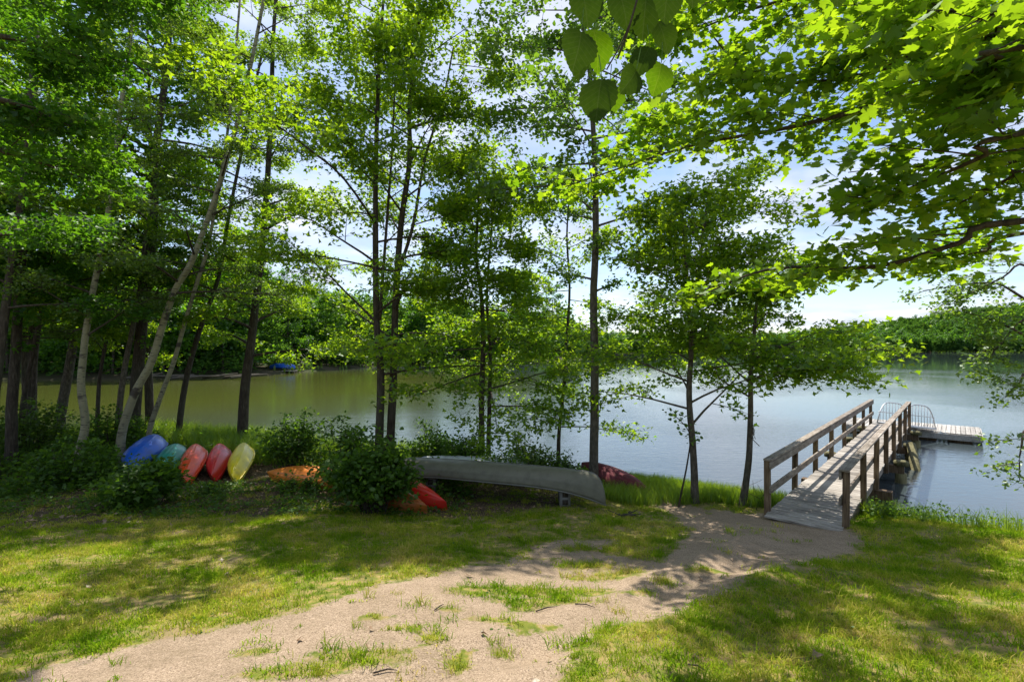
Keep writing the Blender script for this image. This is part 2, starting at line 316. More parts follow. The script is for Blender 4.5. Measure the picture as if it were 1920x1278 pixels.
b = Buf(); b.add([(-3200, -3200, WZ), (3200, -3200, WZ), (3200, 3200, WZ), (-3200, 3200, WZ)], [[0, 1, 2, 3]])
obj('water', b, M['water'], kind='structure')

# ------------------------------------------------------------------ leaves
TPL = {
 'maple': (np.array([(0, 0, 0), (.5, .22, .06), (.2, .42, .03), (0, 1, 0), (-.2, .42, .03), (-.5, .22, .06)]), [[0, 1, 2], [0, 2, 3], [0, 3, 4], [0, 4, 5]]),
 'oval': (np.array([(0, 0, 0), (.34, .35, .05), (.26, .72, .04), (0, 1, 0), (-.26, .72, .04), (-.34, .35, .05)]), [[0, 1, 2, 3], [0, 3, 4, 5]]),
 'round': (np.array([(0, 0, 0), (.42, .28, .05), (.40, .62, .05), (0, .95, 0), (-.40, .62, .05), (-.42, .28, .05)]), [[0, 1, 2, 3], [0, 3, 4, 5]]),
 'dia': (np.array([(0, 0, 0), (.36, .45, .06), (0, 1, 0), (-.36, .45, .06)]), [[0, 1, 2], [0, 2, 3]]),
}
_r = [(0, 0), (.16, -.06), (.36, .02), (.30, .14), (.52, .22), (.46, .34), (.60, .50), (.40, .50), (.26, .50), (.30, .68), (.40, .80), (.20, .80), (.12, .90), (0, 1.08)]
_o = [(x, y, .10*abs(x)) for x, y in _r] + [(-x, y, .10*abs(x)) for x, y in _r[-2:0:-1]]
_c = len(_o)
TPL['maple_hi'] = (np.array(_o+[(0, .35, -.01)]), [[_c, k, (k+1) % _c] for k in range(_c)])
_m = [(0, 0), (.34, .02), (.30, .16), (.58, .38), (.26, .50), (.30, .80), (0, 1.06), (-.30, .80), (-.26, .50), (-.58, .38), (-.30, .16), (-.34, .02)]
TPL['maple_mid'] = (np.array([(x, y, .10*abs(x)) for x, y in _m]+[(0, .38, -.01)]), [[12, k, (k+1) % 12] for k in range(12)])
def unit(v): return v/(np.linalg.norm(v, axis=-1, keepdims=True)+1e-9)
def leaf_verts(pos, nrm, ax, size, tpl):
    T, Fc = TPL[tpl]; ax = unit(ax - nrm*(ax*nrm).sum(-1, keepdims=True)); sx = np.cross(ax, nrm)
    return pos[:, None, :] + size[:, None, None]*(T[None, :, 0:1]*sx[:, None, :]+T[None, :, 1:2]*ax[:, None, :]+T[None, :, 2:3]*nrm[:, None, :])
def leaves_into(buf, pos, nrm, ax, size, tpl):
    if len(pos) == 0: return
    v = leaf_verts(pos, unit(nrm), unit(ax), size, tpl); T, Fc = TPL[tpl]
    f = (np.array(Fc)[None]+(np.arange(len(pos))*len(T))[:, None, None]).reshape(-1, len(Fc[0])); buf.add(v, f)
def pyl(pts, t):
    n = len(pts)-1; q = np.clip(t*n, 0, n-1e-6); k = q.astype(int); fr = (q-k)[:, None]
    return pts[k]*(1-fr)+pts[k+1]*fr, unit(pts[k+1]-pts[k])
DN = [1.0, 1.0]
def twigs_on(pts, K, tl, nleaf, ls, L, tw, t0=.25, droop=.12, flat=.28, tilt=.62, thin=.004):
    """twigs off a branch polyline with leaves along them; L collects leaf arrays, tw collects twig geometry"""
    K = int(K*DN[0]+.5); nleaf = int(nleaf*DN[1]+.5); t = t0+(1-t0)*rng.random(K)**.8; base, T = pyl(pts, t)
    H = unit(np.cross(T, np.array([0, 0, 1.]))+1e-4); sd = np.where(rng.random(K) < .5, -1., 1.)[:, None]; a = R(28)+R(50)*rng.random((K, 1))
    d = unit(T*np.cos(a)+sd*H*np.sin(a)+np.array([0, 0, 1.])*rng.normal(.04, flat, (K, 1)))
    l = tl*(.45+.75*rng.random((K, 1)))*(1.05-.35*t[:, None])
    s = (.12+.88*rng.random((K, nleaf, 1)))
    p = base[:, None]+d[:, None]*l[:, None]*s; p[..., 2] -= (droop*l*s[..., 0]**2)
    p += rng.normal(0, 1, p.shape)*np.array([1, 1, .7])*ls*1.05
    n = unit(np.array([0, 0, 1.])+rng.normal(0, tilt, p.shape)); ax = unit(d[:, None]+rng.normal(0, .7, p.shape)+np.array([0, 0, -.35]))
    sz = ls*(.65+.6*rng.random(p.shape[:2]))
    L.append((p.reshape(-1, 3), n.reshape(-1, 3), ax.reshape(-1, 3), sz.ravel()))
    end = base+d*l; end[:, 2] -= droop*l[:, 0]
    if tw is not None:
        U = unit(np.cross(d, np.array([0, 0, 1.]))+1e-4); V = np.cross(U, d); ring = [U, -.5*U+.87*V, -.5*U-.87*V]
        v = np.stack([base+thin*r for r in ring]+[end], 1); k = np.arange(K)[:, None, None]*4
        tw.add(v, (np.array([[0, 1, 3], [1, 2, 3], [2, 0, 3]])[None]+k).reshape(-1, 3))
def curve_limb(p0, az, rise, length, n=7, sag=.0, jit=.05):
    d = np.array([math.cos(az)*math.cos(rise), math.sin(az)*math.cos(rise), math.sin(rise)])
    t = np.linspace(0, 1, n)[:, None]; p = p0+d*length*t; p[:, 2] += -sag*length*(t[:, 0]**2)
    w = rng.normal(0, jit*length, (n, 3)); w[0] = 0; w = np.cumsum(w, 0)*.35; return p+w*t
def flush(L, tw, parent, leafmat, tpl, twigmat, name='crown'):
    if L:
        cb = Buf(); leaves_into(cb, *[np.concatenate([q[k] for q in L]) for k in range(4)], tpl); obj(name, cb, leafmat, parent, kind='stuff')
    if tw is not None and tw.v: obj('twigs', tw, twigmat, parent, kind='stuff')
def limbs_for(root, stem, rad, n, t0, t1, reach, L, tw, barkm, rise=(5, 30), sub=5, K=6, tl=.5, nleaf=12, ls=.09, sag=.12, az=None, sizefn=None, flat=.28, azs=None, thin=.004):
    for k in range(n):
        t = t0+(t1-t0)*((k+rng.random()*.8)/n); p0, _ = pyl(stem, np.array([t])); p0 = p0[0]
        u = (t-t0)/(t1-t0+1e-6); ln = reach*(1 if sizefn is None else sizefn(u))*(.75+.45*rng.random())
        a = (k*2.4+rng.normal(0, .4)) if az is None else rng.normal(az, azs or .5)
        lb = curve_limb(p0, a, R(rng.uniform(*rise)), ln, sag=sag)
        r0 = float(np.interp(t, np.linspace(0, 1, len(rad)), rad))*.42
        bb = Buf(); bb.tube(lb, np.linspace(max(r0, .012), .005, len(lb)), 6, False); obj('limb', bb, barkm, root, smooth=True)
        grow(lb, L, tw, sub, K, tl, nleaf, ls, flat, thin=thin, srad=max(r0*.35, .006))
def grow(lb, L, tw, sub, K, tl, nleaf, ls, flat=.28, t0=.25, droop=.12, thin=.004, srad=.006, sl=.42, tilt=.62):
    ln = np.linalg.norm(np.diff(lb, axis=0), axis=1).sum()
    for q in range(sub):
        tt = t0+(1-t0)*(q+rng.random())/sub; b0, T = pyl(lb, np.array([tt])); b0 = b0[0]; T = T[0]
        az = math.atan2(T[1], T[0])+rng.choice([-1, 1])*R(rng.uniform(30, 65)); sp = curve_limb(b0, az, rng.normal(.12, flat), ln*sl*(1.15-.6*tt)*rng.uniform(.7, 1.2), 5, .1)
        if tw is not None: tw.tube(sp, np.linspace(srad, .003, 5), 4, False)
        twigs_on(sp, K, tl, nleaf, ls, L, tw, .15, droop, flat, tilt, thin)
    twigs_on(lb, K, tl, nleaf, ls, L, tw, .55, droop, flat, tilt, thin)
def stem(root, pxpts, d, r0, r1, mat, ground_it=True, n=10, name='trunk'):
    if not isinstance(d, (list, tuple)): d = [d]*len(pxpts)
    pts = [P(a, b_, dd) for (a, b_), dd in zip(pxpts, d)]
    if ground_it:
        g = on(pts[0][0]-.0, pts[0][1]); 
        if pts[0][2] > g[2]: pts = [np.array([pts[0][0]*1.0, pts[0][1], g[2]-.15])]+pts
        else: pts[0][2] = g[2]-.15
    s = smooth_path(pts, 5); rad = np.linspace(r0, r1, len(s))
    if ground_it: h = s[:, 2]-s[0, 2]; rad = rad*(1+.55*np.exp(-h/.22))
    bb = Buf(); bb.tube(s, rad, n, True, .025); obj(name, bb, mat, root, smooth=True); return s, rad
def top_bell(u): return .55+.9*u if u < .45 else max(.25, .95*(1.25-u)*1.15)

# ---- lakeside trees
DN[:] = [1.45, .8]
def tree_root(kind, label, cat, px, d, group=None):
    return thing(kind, label, cat, on((px-CX)/F*d, d), group)

t = tree_root('maple_tree', 'twin-stemmed young maple rising behind the big bush left of the grey canoe', 'tree', 722, 12.9)
L, tw = [], Buf()
s1, r1 = stem(t, [(711, 830), (714, 700), (706, 600), (704, 400), (706, 250), (712, 100), (722, -40)], 12.9, .125, .03, M['bark'])
s2, r2 = stem(t, [(732, 830), (738, 700), (742, 560), (752, 420), (768, 300), (768, 200), (782, 60), (790, -30)], 13.1, .125, .03, M['bark'])
s3, r3 = stem(t, [(744, 520), (775, 420), (796, 300), (830, 190), (850, 90)], 13.1, .05, .02, M['bark'], False)
s4, r4 = stem(t, [(712, 600), (725, 420), (735, 280), (742, 120)], 12.9, .045, .02, M['bark'], False)
for s, r, n, t0 in ((s1, r1, 22, .27), (s2, r2, 22, .27), (s3, r3, 9, .2), (s4, r4, 8, .2)):
    limbs_for(t, s, r, n, t0, .99, 2.9, L, tw, M['bark'], (5, 50), 5, 6, .75, 13, .125, .10, sizefn=lambda u: 1.1-.55*u)
lb = smooth_path([P(705, 420, 12.9), P(645, 335, 11.4), P(580, 280, 10.2), P(490, 215, 9.2), P(395, 160, 8.4)], 3)
bb = Buf().tube(lb, np.linspace(.035, .008, len(lb)), 6); obj('limb', bb, M['bark'], t, smooth=True)
grow(lb, L, tw, 9, 8, .45, 13, .115, .12, .4)
flush(L, tw, t, M['maple'], 'maple', M['bark'])

t = tree_root('maple_tree', 'small double-trunked maple with low layered crown standing behind the middle of the grey canoe', 'tree', 908, 13.4)
L, tw = [], Buf()
s1, r1 = stem(t, [(903, 830), (903, 740), (906, 640), (903, 560), (893, 480), (896, 400), (900, 310)], 13.4, .10, .025, M['bark'])
s2, r2 = stem(t, [(916, 830), (918, 740), (919, 650), (913, 560), (920, 450), (930, 350)], 13.7, .075, .02, M['bark'])
for s, r, n in ((s1, r1, 22), (s2, r2, 18)):
    limbs_for(t, s, r, n, .27, .99, 2.6, L, tw, M['bark'], (-5, 35), 5, 6, .68, 12, .125, .14, sizefn=lambda u: 1.15-.75*u, flat=.3)
flush(L, tw, t, M['maple'], 'maple', M['bark'])

t = tree_root('maple_sapling', 'slim crooked sapling between the double-trunked maple and the tall aspen', 'tree', 1047, 13.9)
L, tw = [], Buf()
s1, r1 = stem(t, [(1047, 850), (1049, 800), (1058, 720), (1062, 640), (1068, 540), (1063, 440), (1070, 340)], 13.9, .065, .02, M['bark'])
limbs_for(t, s1, r1, 24, .27, .99, 1.9, L, tw, M['bark'], (-5, 35), 4, 5, .55, 10, .12, .12, sizefn=lambda u: 1.15-.6*u, flat=.26)
flush(L, tw, t, M['maple'], 'maple', M['bark'])

t = tree_root('aspen_tree', 'tall straight aspen with round leaves just behind the near end of the grey canoe', 'tree', 1113, 11.3)
L, tw = [], Buf()
s1, r1 = stem(t, [(1113, 900), (1115, 700), (1113, 560), (1117, 450), (1116, 330), (1111, 220), (1104, 120), (1088, 20), (1075, -60)], 11.3, .115, .028, M['bark_grey'])
s2, r2 = stem(t, [(1108, 130), (1118, 40), (1130, -50)], 11.3, .05, .02, M['bark_grey'], False)
limbs_for(t, s1, r1, 28, .46, .99, 2.5, L, tw, M['bark_grey'], (-5, 45), 5, 6, .55, 12, .095, .12, flat=.35)
limbs_for(t, s2, r2, 5, .1, .99, 1.3, L, tw, M['bark_grey'], (0, 30), 4, 6, .4, 12, .095, .12, flat=.35)
limbs_for(t, s1, r1, 5, .33, .5, .7, L, tw, M['bark_grey'], (0, 30), 2, 5, .3, 9, .075, .12, flat=.35)
flush(L, tw, t, M['aspen'], 'round', M['bark_grey'])

t = tree_root('maple_tree', 'forked young maple on the bank midway between the tall aspen and the walkway', 'tree', 1303, 9.9)
L, tw = [], Buf()
s1, r1 = stem(t, [(1303, 935), (1300, 850), (1292, 740), (1296, 650), (1290, 560), (1284, 460), (1276, 370)], 9.9, .085, .02, M['bark_grey'])
s2, r2 = stem(t, [(1297, 650), (1308, 570), (1316, 460), (1330, 350)], 10, .05, .018, M['bark_grey'], False)
for s, r, n, t0 in ((s1, r1, 22, .34), (s2, r2, 14, .2)):
    limbs_for(t, s, r, n, t0, .99, 2.0, L, tw, M['bark_grey'], (0, 45), 5, 6, .5, 11, .105, .12, sizefn=lambda u: 1.15-.6*u, flat=.26)
flush(L, tw, t, M['maple'], 'maple', M['bark'])

t = tree_root('maple_tree', 'slender low-branched maple beside the left railing, vine scrap on its trunk', 'tree', 1393, 9.6)
L, tw = [], Buf()
s1, r1 = stem(t, [(1393, 945), (1404, 860), (1407, 780), (1408, 700), (1413, 640), (1419, 560), (1430, 490)], 9.6, .075, .02, M['bark_grey'])
limbs_for(t, s1, r1, 20, .50, .99, 1.8, L, tw, M['bark_grey'], (0, 45), 5, 6, .48, 11, .105, .12, sizefn=lambda u: 1.2-.6*u, flat=.26)
for pts in ([P(1409, 700, 9.6), P(1470, 685, 9.3), P(1550, 700, 9.0), P(1630, 722, 8.8)], [P(1407, 745, 9.6), P(1375, 725, 9.5), P(1350, 710, 9.4), P(1338, 680, 9.3)]):
    lb = smooth_path(pts, 3); obj('limb', Buf().tube(lb, np.linspace(.02, .006, len(lb)), 6), M['bark_grey'], t, smooth=True)
    grow(lb, L, tw, 6 if pts[0][2] > .9 else 2, 5, .3, 9, .10, .1, .3)
flush(L, tw, t, M['maple'], 'maple', M['bark'])
vb = Buf()
for k in range(9):
    a = rng.uniform(0, 6); c = P(1407+rng.uniform(-4, 4), 795+rng.uniform(-12, 12), 9.5); vb.tube([c, c+np.array([.05*math.cos(a), -.05, -.08]), c+np.array([.07*math.cos(a+1), -.06, -.2])], .006, 4)
vb.tube([P(1408, 820, 9.5), P(1416, 828, 9.4), P(1424, 836, 9.35)], .008, 4)
obj('vine_scrap', vb, M['bark_grey'], t)
t = tree_root('poplar_shoot', 'short leafy shoot leaning against the forked maple trunk', 'shoot', 1272, 9.7)
L, tw = [], Buf(); sp = smooth_path([on((1272-CX)/F*9.7, 9.7), P(1290, 860, 9.6), P(1292, 810, 9.55), P(1262, 775, 9.5)], 4)
obj('stem', Buf().tube(sp, np.linspace(.02, .006, len(sp)), 6), M['bark'], t, smooth=True)
twigs_on(sp, 16, .28, 5, .075, L, tw, .45, .1, .3, .6); flush(L, tw, t, M['aspen'], 'round', M['bark'], 'foliage')

# ---- left woods
DN[:] = [1.8, 1.15]
def woods(name, label, pts, d, r0, r1, barkm, leafm, n, t0, reach, ls=.10, sub=4, K=6, nleaf=11, tpl='maple', rise=(0, 35), tl=.5, flat=.25, ground_it=True, t1=.99):
    t = tree_root(name, label, 'tree', pts[0][0], d if not isinstance(d, list) else d[0])
    L, tw = [], Buf(); s, r = stem(t, pts, d, r0, r1, barkm, ground_it)
    limbs_for(t, s, r, n, t0, t1, reach, L, tw, M['bark'], rise, sub, K, tl, nleaf, ls, .1, sizefn=lambda u: 1.1-.4*u, flat=flat)
    flush(L, tw, t, leafm, tpl, M['bark']); return t
woods('oak_tree', 'dark trunk with bushy crown at the shore, alone right of the leaning birches', [(455, 800), (460, 720), (470, 650), (479, 570), (490, 480), (500, 360), (508, 220), (512, 80), (520, -30)], 16.5, .18, .05, M['bark'], M['maple'], 23, .3, 2.8, .12, 4, 6, 11)
woods('birch_tree', 'upright white-barked birch with a sharp kink low on its trunk', [(148, 850), (160, 794), (152, 725), (157, 660), (163, 610), (180, 517), (207, 372), (219, 274), (227, 196), (242, 98), (255, -20)], 12.6, .105, .035, M['birch'], M['birch_leaf'], 20, .4, 2.0, .075, 4, 6, 12, 'dia')
woods('birch_tree', 'thick white birch leaning strongly right behind the blue hull', [(228, 815), (253, 737), (283, 680), (307, 603), (330, 540), (360, 489), (403, 372), (430, 282), (446, 227), (475, 100), (500, -30)], 13.2, .115, .04, M['birch'], M['birch_leaf'], 24, .42, 2.3, .075, 4, 6, 12, 'dia')
woods('birch_tree', 'thin pale birch leaning right behind the green kayak', [(280, 810), (300, 747), (325, 680), (347, 603), (367, 537), (388, 470), (405, 380), (425, 260), (440, 120), (450, 0)], 14.2, .075, .03, M['birch'], M['birch_leaf'], 13, .45, 1.9, .08, 4, 5, 11, 'dia')
woods('young_tree', 'thin dark leaning trunk at the water between the pale birch and the dark shore tree', [(337, 790), (350, 707), (370, 633), (390, 577), (412, 510), (430, 400), (470, 200), (500, 60)], 17, .11, .04, M['bark'], M['maple'], 15, .45, 2.4, .11)
woods('oak_tree', 'tallest and thickest dark trunk, rising behind the two crossing birches', [(250, 800), (258, 700), (267, 600), (278, 520), (286, 440), (291, 333), (295, 254), (309, 157), (321, 20), (326, -40)], 16, .2, .07, M['bark'], M['maple'], 24, .42, 2.6, .11, 4, 6, 12)
woods('young_tree', 'slim dark trunk with pale streak left of the thick leaning birch', [(222, 790), (232, 700), (248, 620), (262, 540), (275, 420)], 15.2, .10, .05, M['bark_grey'], M['maple_dark'], 10, .55, 1.6, .11)
woods('broken_tree', 'short dead grey trunk leaning right near the left edge of the water', [(113, 785), (124, 720), (133, 670), (139, 630)], 17, .17, .12, M['bark_grey'], M['maple_dark'], 3, .75, .8, .10, 2, 4, 8)
woods('young_tree', 'spindly trunk right beside the kinked birch', [(183, 775), (188, 700), (203, 620), (215, 560), (225, 440)], 16.2, .07, .03, M['bark'], M['maple'], 10, .4, 1.5, .11)
for lab, pts, d, r in (
    ('heavy dark trunk at the far left, second from the picture edge', [(22, 775), (30, 650), (38, 520), (50, 400), (62, 250), (70, 60)], 13.5, .14),
    ('dark trunk leaning in at the very left edge of the water', [(-12, 760), (5, 620), (20, 500), (45, 330), (60, 120)], 12, .12),
    ('thin dark trunk leaning right just past the heavy far-left trunk', [(42, 765), (62, 660), (80, 560), (95, 430), (110, 300)], 15, .075),
    ('thin straight dark trunk between the far-left trunks and the dead trunk', [(62, 750), (68, 660), (80, 560), (84, 400), (90, 220)], 17.5, .08)):
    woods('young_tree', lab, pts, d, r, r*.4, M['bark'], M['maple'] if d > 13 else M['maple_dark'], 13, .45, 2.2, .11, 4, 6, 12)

DN[:] = [1, 1]
# shared shapes for the trees standing further back
def variant(name, h, reach, ls, seed, n=26, lm='maple', sub=5, K=6, nleaf=13, t0=.28):
    global rng
    rng = np.random.default_rng(seed)
    s = smooth_path([(0, 0, -.3), (.1, 0, h*.3), (-.1, .15, h*.6), (.1, 0, h)], 6); rad = np.linspace(h*.010, .03, len(s))
    tb = Buf().tube(s, rad, 8, False); L, tw = [], Buf()
    for k in range(n):
        u = (k+.5)/n; tt = t0+(1-t0)*u; p0, _ = pyl(s, np.array([tt])); ln = reach*(1.05-.65*u)*rng.uniform(.75, 1.2)
        lb = curve_limb(p0[0], k*2.4+rng.normal(0, .3), R(rng.uniform(0, 35)), ln); tw.tube(lb, np.linspace(.05, .01, len(lb)), 4, False)
        grow(lb, L, None, sub, K, reach*.26, nleaf, ls, .3)
    cb = Buf(); leaves_into(cb, *[np.concatenate([q[k] for q in L]) for k in range(4)], 'dia')
    ms = [tb.mesh('trunk', smooth=True), tw.mesh('branches'), cb.mesh('crown')]
    for m_, q in zip(ms, (M['bark'], M['bark'], M[lm])): m_.materials.append(q)
    return ms
def place(vr, name, label, loc, rz, sc, group):
    t = thing(name, label, 'tree', loc, group); t.rotation_euler = (0, 0, rz); t.scale = (sc,)*3
    for nm, m_ in zip(('trunk', 'branches', 'crown'), vr):
        o = bpy.data.objects.new(nm, m_); C.objects.link(o); o.parent = t
        if nm != 'trunk': o['kind'] = 'stuff'
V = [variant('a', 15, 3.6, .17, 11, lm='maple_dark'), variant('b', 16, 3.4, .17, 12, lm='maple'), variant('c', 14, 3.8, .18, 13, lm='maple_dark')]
rng = np.random.default_rng(21)
near_wood = [(-22, 15.5), (-17.5, 17.6), (-27, 19), (-15.5, 13), (-20, 11), (-13.3, 17.8), (-31, 15), (-24, 9), (-17, 14.6), (-19, 19)]
for k, (x, y) in enumerate(near_wood):
    place(V[k % 3], 'shore_tree', 'leafy tree of the dense shaded wood along the left near shore', on(x, y), k*1.9, rng.uniform(.85, 1.1), 'trees of the shaded wood on the left shore')
# cove shore trees
cove = [(-12, 118), (-20, 110), (-28, 106), (-33, 98), (-36, 90), (-37.5, 82), (-38, 73), (-39, 66), (-44, 62), (-50, 61), (-56, 61), (-63, 61), (-70, 58), (-5, 123), (2, 127), (-77, 56), (-46, 70), (-54, 69), (-62, 69), (-42, 79), (-40, 98), (-30, 117), (-16, 126), (10, 133), (-71, 67), (-48, 84)]
V2 = [variant('d', 17, 4.5, .42, 31, 24, 'far', 4, 6, 12, .08), variant('e', 15, 5.0, .45, 32, 24, 'maple_dark', 4, 6, 12, .06), variant('f', 19, 4.2, .42, 33, 24, 'maple_dark', 4, 5, 9, .15)]
rng = np.random.default_rng(22)
for k, (x, y) in enumerate(cove):
    place(V2[k % 3], 'shore_tree', 'tall leafy tree on the far bank of the cove at left', on(x+rng.normal(0, .6), y+rng.normal(0, .6)), k*2.1, rng.uniform(.8, 1.15), 'trees along the far bank of the cove')

# geometry-node scatter of uncountable growth
def scatter(name, pts, rot, scl, idx, protos, mat=None):
    me = bpy.data.meshes.new(name); me.vertices.add(len(pts)); me.vertices.foreach_set('co', np.asarray(pts, np.float32).ravel())
    rv = np.stack([rot*0, rot*0, rot], -1) if rot.ndim == 1 else rot
    me.attributes.new('rot', 'FLOAT_VECTOR', 'POINT').data.foreach_set('vector', rv.astype(np.float32).ravel())
    me.attributes.new('scl', 'FLOAT', 'POINT').data.foreach_set('value', scl.astype(np.float32)); me.attributes.new('idx', 'INT', 'POINT').data.foreach_set('value', idx.astype(np.int32))
    o = bpy.data.objects.new(name, me); C.objects.link(o); o['kind'] = 'stuff'
    ng = bpy.data.node_groups.new(name+'_nodes', 'GeometryNodeTree'); ng.interface.new_socket('Geometry', in_out='INPUT', socket_type='NodeSocketGeometry'); ng.interface.new_socket('Geometry', in_out='OUTPUT', socket_type='NodeSocketGeometry')
    gi = ng.nodes.new('NodeGroupInput'); go = ng.nodes.new('NodeGroupOutput'); jn = ng.nodes.new('GeometryNodeJoinGeometry')
    def att(nm, ty):
        a = ng.nodes.new('GeometryNodeInputNamedAttribute'); a.data_type = ty; a.inputs[0].default_value = nm; return [q for q in a.outputs if q.enabled][0]
    ra, sa, ia = att('rot', 'FLOAT_VECTOR'), att('scl', 'FLOAT'), att('idx', 'INT')
    for k, pm in enumerate(protos):
        po = bpy.data.objects.new(name+'_kind', pm)
        oi = ng.nodes.new('GeometryNodeObjectInfo'); oi.inputs['Object'].default_value = po
        cp = ng.nodes.new('FunctionNodeCompare'); cp.data_type = 'INT'; cp.operation = 'EQUAL'
        A_, B_ = [q for q in cp.inputs if q.enabled][:2]; ng.links.new(ia, A_); B_.default_value = k
        ip = ng.nodes.new('GeometryNodeInstanceOnPoints'); ng.links.new(gi.outputs[0], ip.inputs['Points']); ng.links.new(cp.outputs[0], ip.inputs['Selection'])
        ng.links.new(oi.outputs['Geometry'], ip.inputs['Instance']); ng.links.new(ra, ip.inputs['Rotation']); ng.links.new(sa, ip.inputs['Scale']); ng.links.new(ip.outputs[0], jn.inputs[0])
    ng.links.new(jn.outputs[0], go.inputs[0]); md = o.modifiers.new('scatter', 'NODES'); md.node_group = ng; return o
def crown_proto(seed, h, rx, n, ls, mat):
    r = np.random.default_rng(seed); lob = r.normal(0, .42, (16, 3)); lob[:, 2] = r.uniform(-.8, .9, 16); lob[:, :2] *= np.sqrt(1.1-np.abs(lob[:, 2:])**1.5)
    c = lob[r.integers(0, 16, n)]; dr = unit(r.normal(0, 1, (n, 3))); p = (c+dr*.38*r.uniform(.7, 1.05, (n, 1)))*np.array([rx, rx, h*.42])+np.array([0, 0, h*.52])
    bf = Buf(); leaves_into(bf, p, dr+np.array([0, 0, .6])+r.normal(0, .4, p.shape), r.normal(0, 1, p.shape), ls*r.uniform(.6, 1.3, n), 'dia'); bf.tube([(0, 0, -1), (0, 0, h*.6)], [.3, .15], 5)
    me = bf.mesh('far_crown'); me.materials.append(mat); return me
FP = [crown_proto(s_, h, rx, 700, 1.25, M['far'] if s_ != 3 else M['maple_dark']) for s_, h, rx in ((1, 13, 5.2), (2, 15, 4.6), (3, 16, 4.0), (4, 11, 5.6))]
r = np.random.default_rng(5)
q = np.concatenate([np.stack([r.uniform(20, 1100, 60000), r.uniform(120, 900, 60000)], -1)]); dd = sdist(q[:, 0], q[:, 1]); keepm = (dd > 4) & (dd < 260) & (q[:, 0]/q[:, 1] < 1.5); q = q[keepm]; dd = dd[keepm]
w = r.random(len(q)) < np.where(dd < 40, 1, .35); q = q[w][:6500]
obj_f = scatter('far_forest', np.stack([q[:, 0], q[:, 1], gh(q[:, 0], q[:, 1])-.5], -1), r.uniform(0, 6.28, len(q)), r.uniform(.55, 1.3, len(q)), r.integers(0, 4, len(q)), FP)
tag(obj_f, 'wooded hills across the lake', 'forest')
q = np.stack([r.uniform(-150, 30, 4000), r.uniform(50, 220, 4000)], -1); dd = sdist(q[:, 0], q[:, 1]); q = q[(dd > 9) & (dd < 90)][:900]
FP2 = [crown_proto(s_, h, rx, 1400, .7, M['far']) for s_, h, rx in ((7, 15, 4.2), (8, 17, 3.8))]
obj_f = scatter('cove_forest', np.stack([q[:, 0], q[:, 1], gh(q[:, 0], q[:, 1])-.5], -1), r.uniform(0, 6.28, len(q)), r.uniform(.75, 1.2, len(q)), r.integers(0, 2, len(q)), FP2)
tag(obj_f, 'dense wood filling the land behind the cove', 'forest')

# ---- overhanging maple at right (trunk stands outside the picture)
DN[:] = [1.3, 1.35]
rng = np.random.default_rng(77)
t = thing('maple_tree', 'big maple whose dark boughs and lobed leaves hang in from the right', 'tree', on(6.6, 1.6))
s1, r1 = [], []
tr = smooth_path([on(6.6, 1.6)-np.array([0, 0, .2]), (6.5, 1.7, 1.2), (6.2, 1.9, 3.2), (6.0, 2.0, 6.5)], 5); obj('trunk', Buf().tube(tr, np.linspace(.26, .13, len(tr)), 12, True, .02), M['bark'], t, smooth=True)
L, tw = [], Buf()
boughs = [
 ([(6.15, 1.95, 3.0), P(1990, 100, 3.5), P(1760, 165, 3.7), P(1500, 235, 4.0), P(1290, 275, 4.4), P(1060, 350, 4.9)], 20, 8, .34, .074, .035),
 ([(6.3, 1.8, 2.3), P(1960, 410, 3.2), P(1800, 455, 3.4), P(1640, 500, 3.7), P(1440, 505, 4.1), P(1300, 560, 4.5)], 10, 6, .30, .074, .028),
 ([(6.2, 1.9, 2.6), P(1960, 430, 3.6), P(1850, 470, 3.8), P(1740, 480, 4.1)], 6, 6, .28, .074, .02),
 ([(6.1, 2.0, 3.8), P(1950, -60, 3.1), P(1760, 70, 3.4), P(1620, 140, 3.8), P(1420, 150, 4.2), P(1330, 60, 4.6)], 15, 8, .34, .074, .03),
 ([(6.1, 2.0, 4.4), P(1900, -200, 3.4), P(1600, -40, 3.8), P(1400, 20, 4.3), P(1300, 60, 4.8)], 14, 8, .36, .074, .03),
 ([(6.2, 1.9, 3.2), P(1960, 240, 2.7), P(1850, 290, 2.8), P(1760, 330, 3.0), P(1640, 380, 3.2)], 8, 6, .26, .074, .022),
 ([(6.2, 1.9, 3.5), P(1960, 80, 2.3), P(1880, 110, 2.4), P(1790, 150, 2.6)], 9, 7, .24, .074, .02),
 ([(6.1, 2.0, 5.5), P(2050, -230, 4.2), P(1850, -270, 4.5), P(1680, -290, 4.8), P(1560, -270, 5.0)], 15, 9, .42, .085, .04),  # this bough and the next: unseen, added above the frame to shade the upper right
 ([(6.1, 2.0, 5.2), P(2080, -180, 3.4), P(1900, -260, 3.6), P(1780, -270, 3.8)], 12, 9, .40, .085, .035),
 ([(6.1, 2.0, 3.9), P(1960, 0, 2.4), P(1880, 20, 2.5), P(1720, 20, 2.8)], 9, 7, .26, .074, .02),
 ([(6.2, 1.9, 3.2), P(1990, 280, 3.1), P(1900, 330, 3.2), P(1800, 380, 3.4)], 7, 7, .26, .07, .02),
 ([(6.2, 1.9, 4.2), P(1960, -120, 2.8), P(1840, -30, 2.9), P(1700, 60, 3.1)], 12, 7, .30, .074, .025),
]
bdirs = []
for pts, sub, K, tl, ls, r0 in boughs:
    lb = smooth_path(pts, 4); obj('bough', Buf().tube(lb, np.linspace(r0, .006, len(lb)), 8, True, .02), M['bark'], t, smooth=True)
    grow(lb, L, tw, sub, K, tl, 7, ls, .13, .22, .25, .003, .006, .16, .5)
A4 = [np.concatenate([q_[k] for q_ in L]) for k in range(4)]
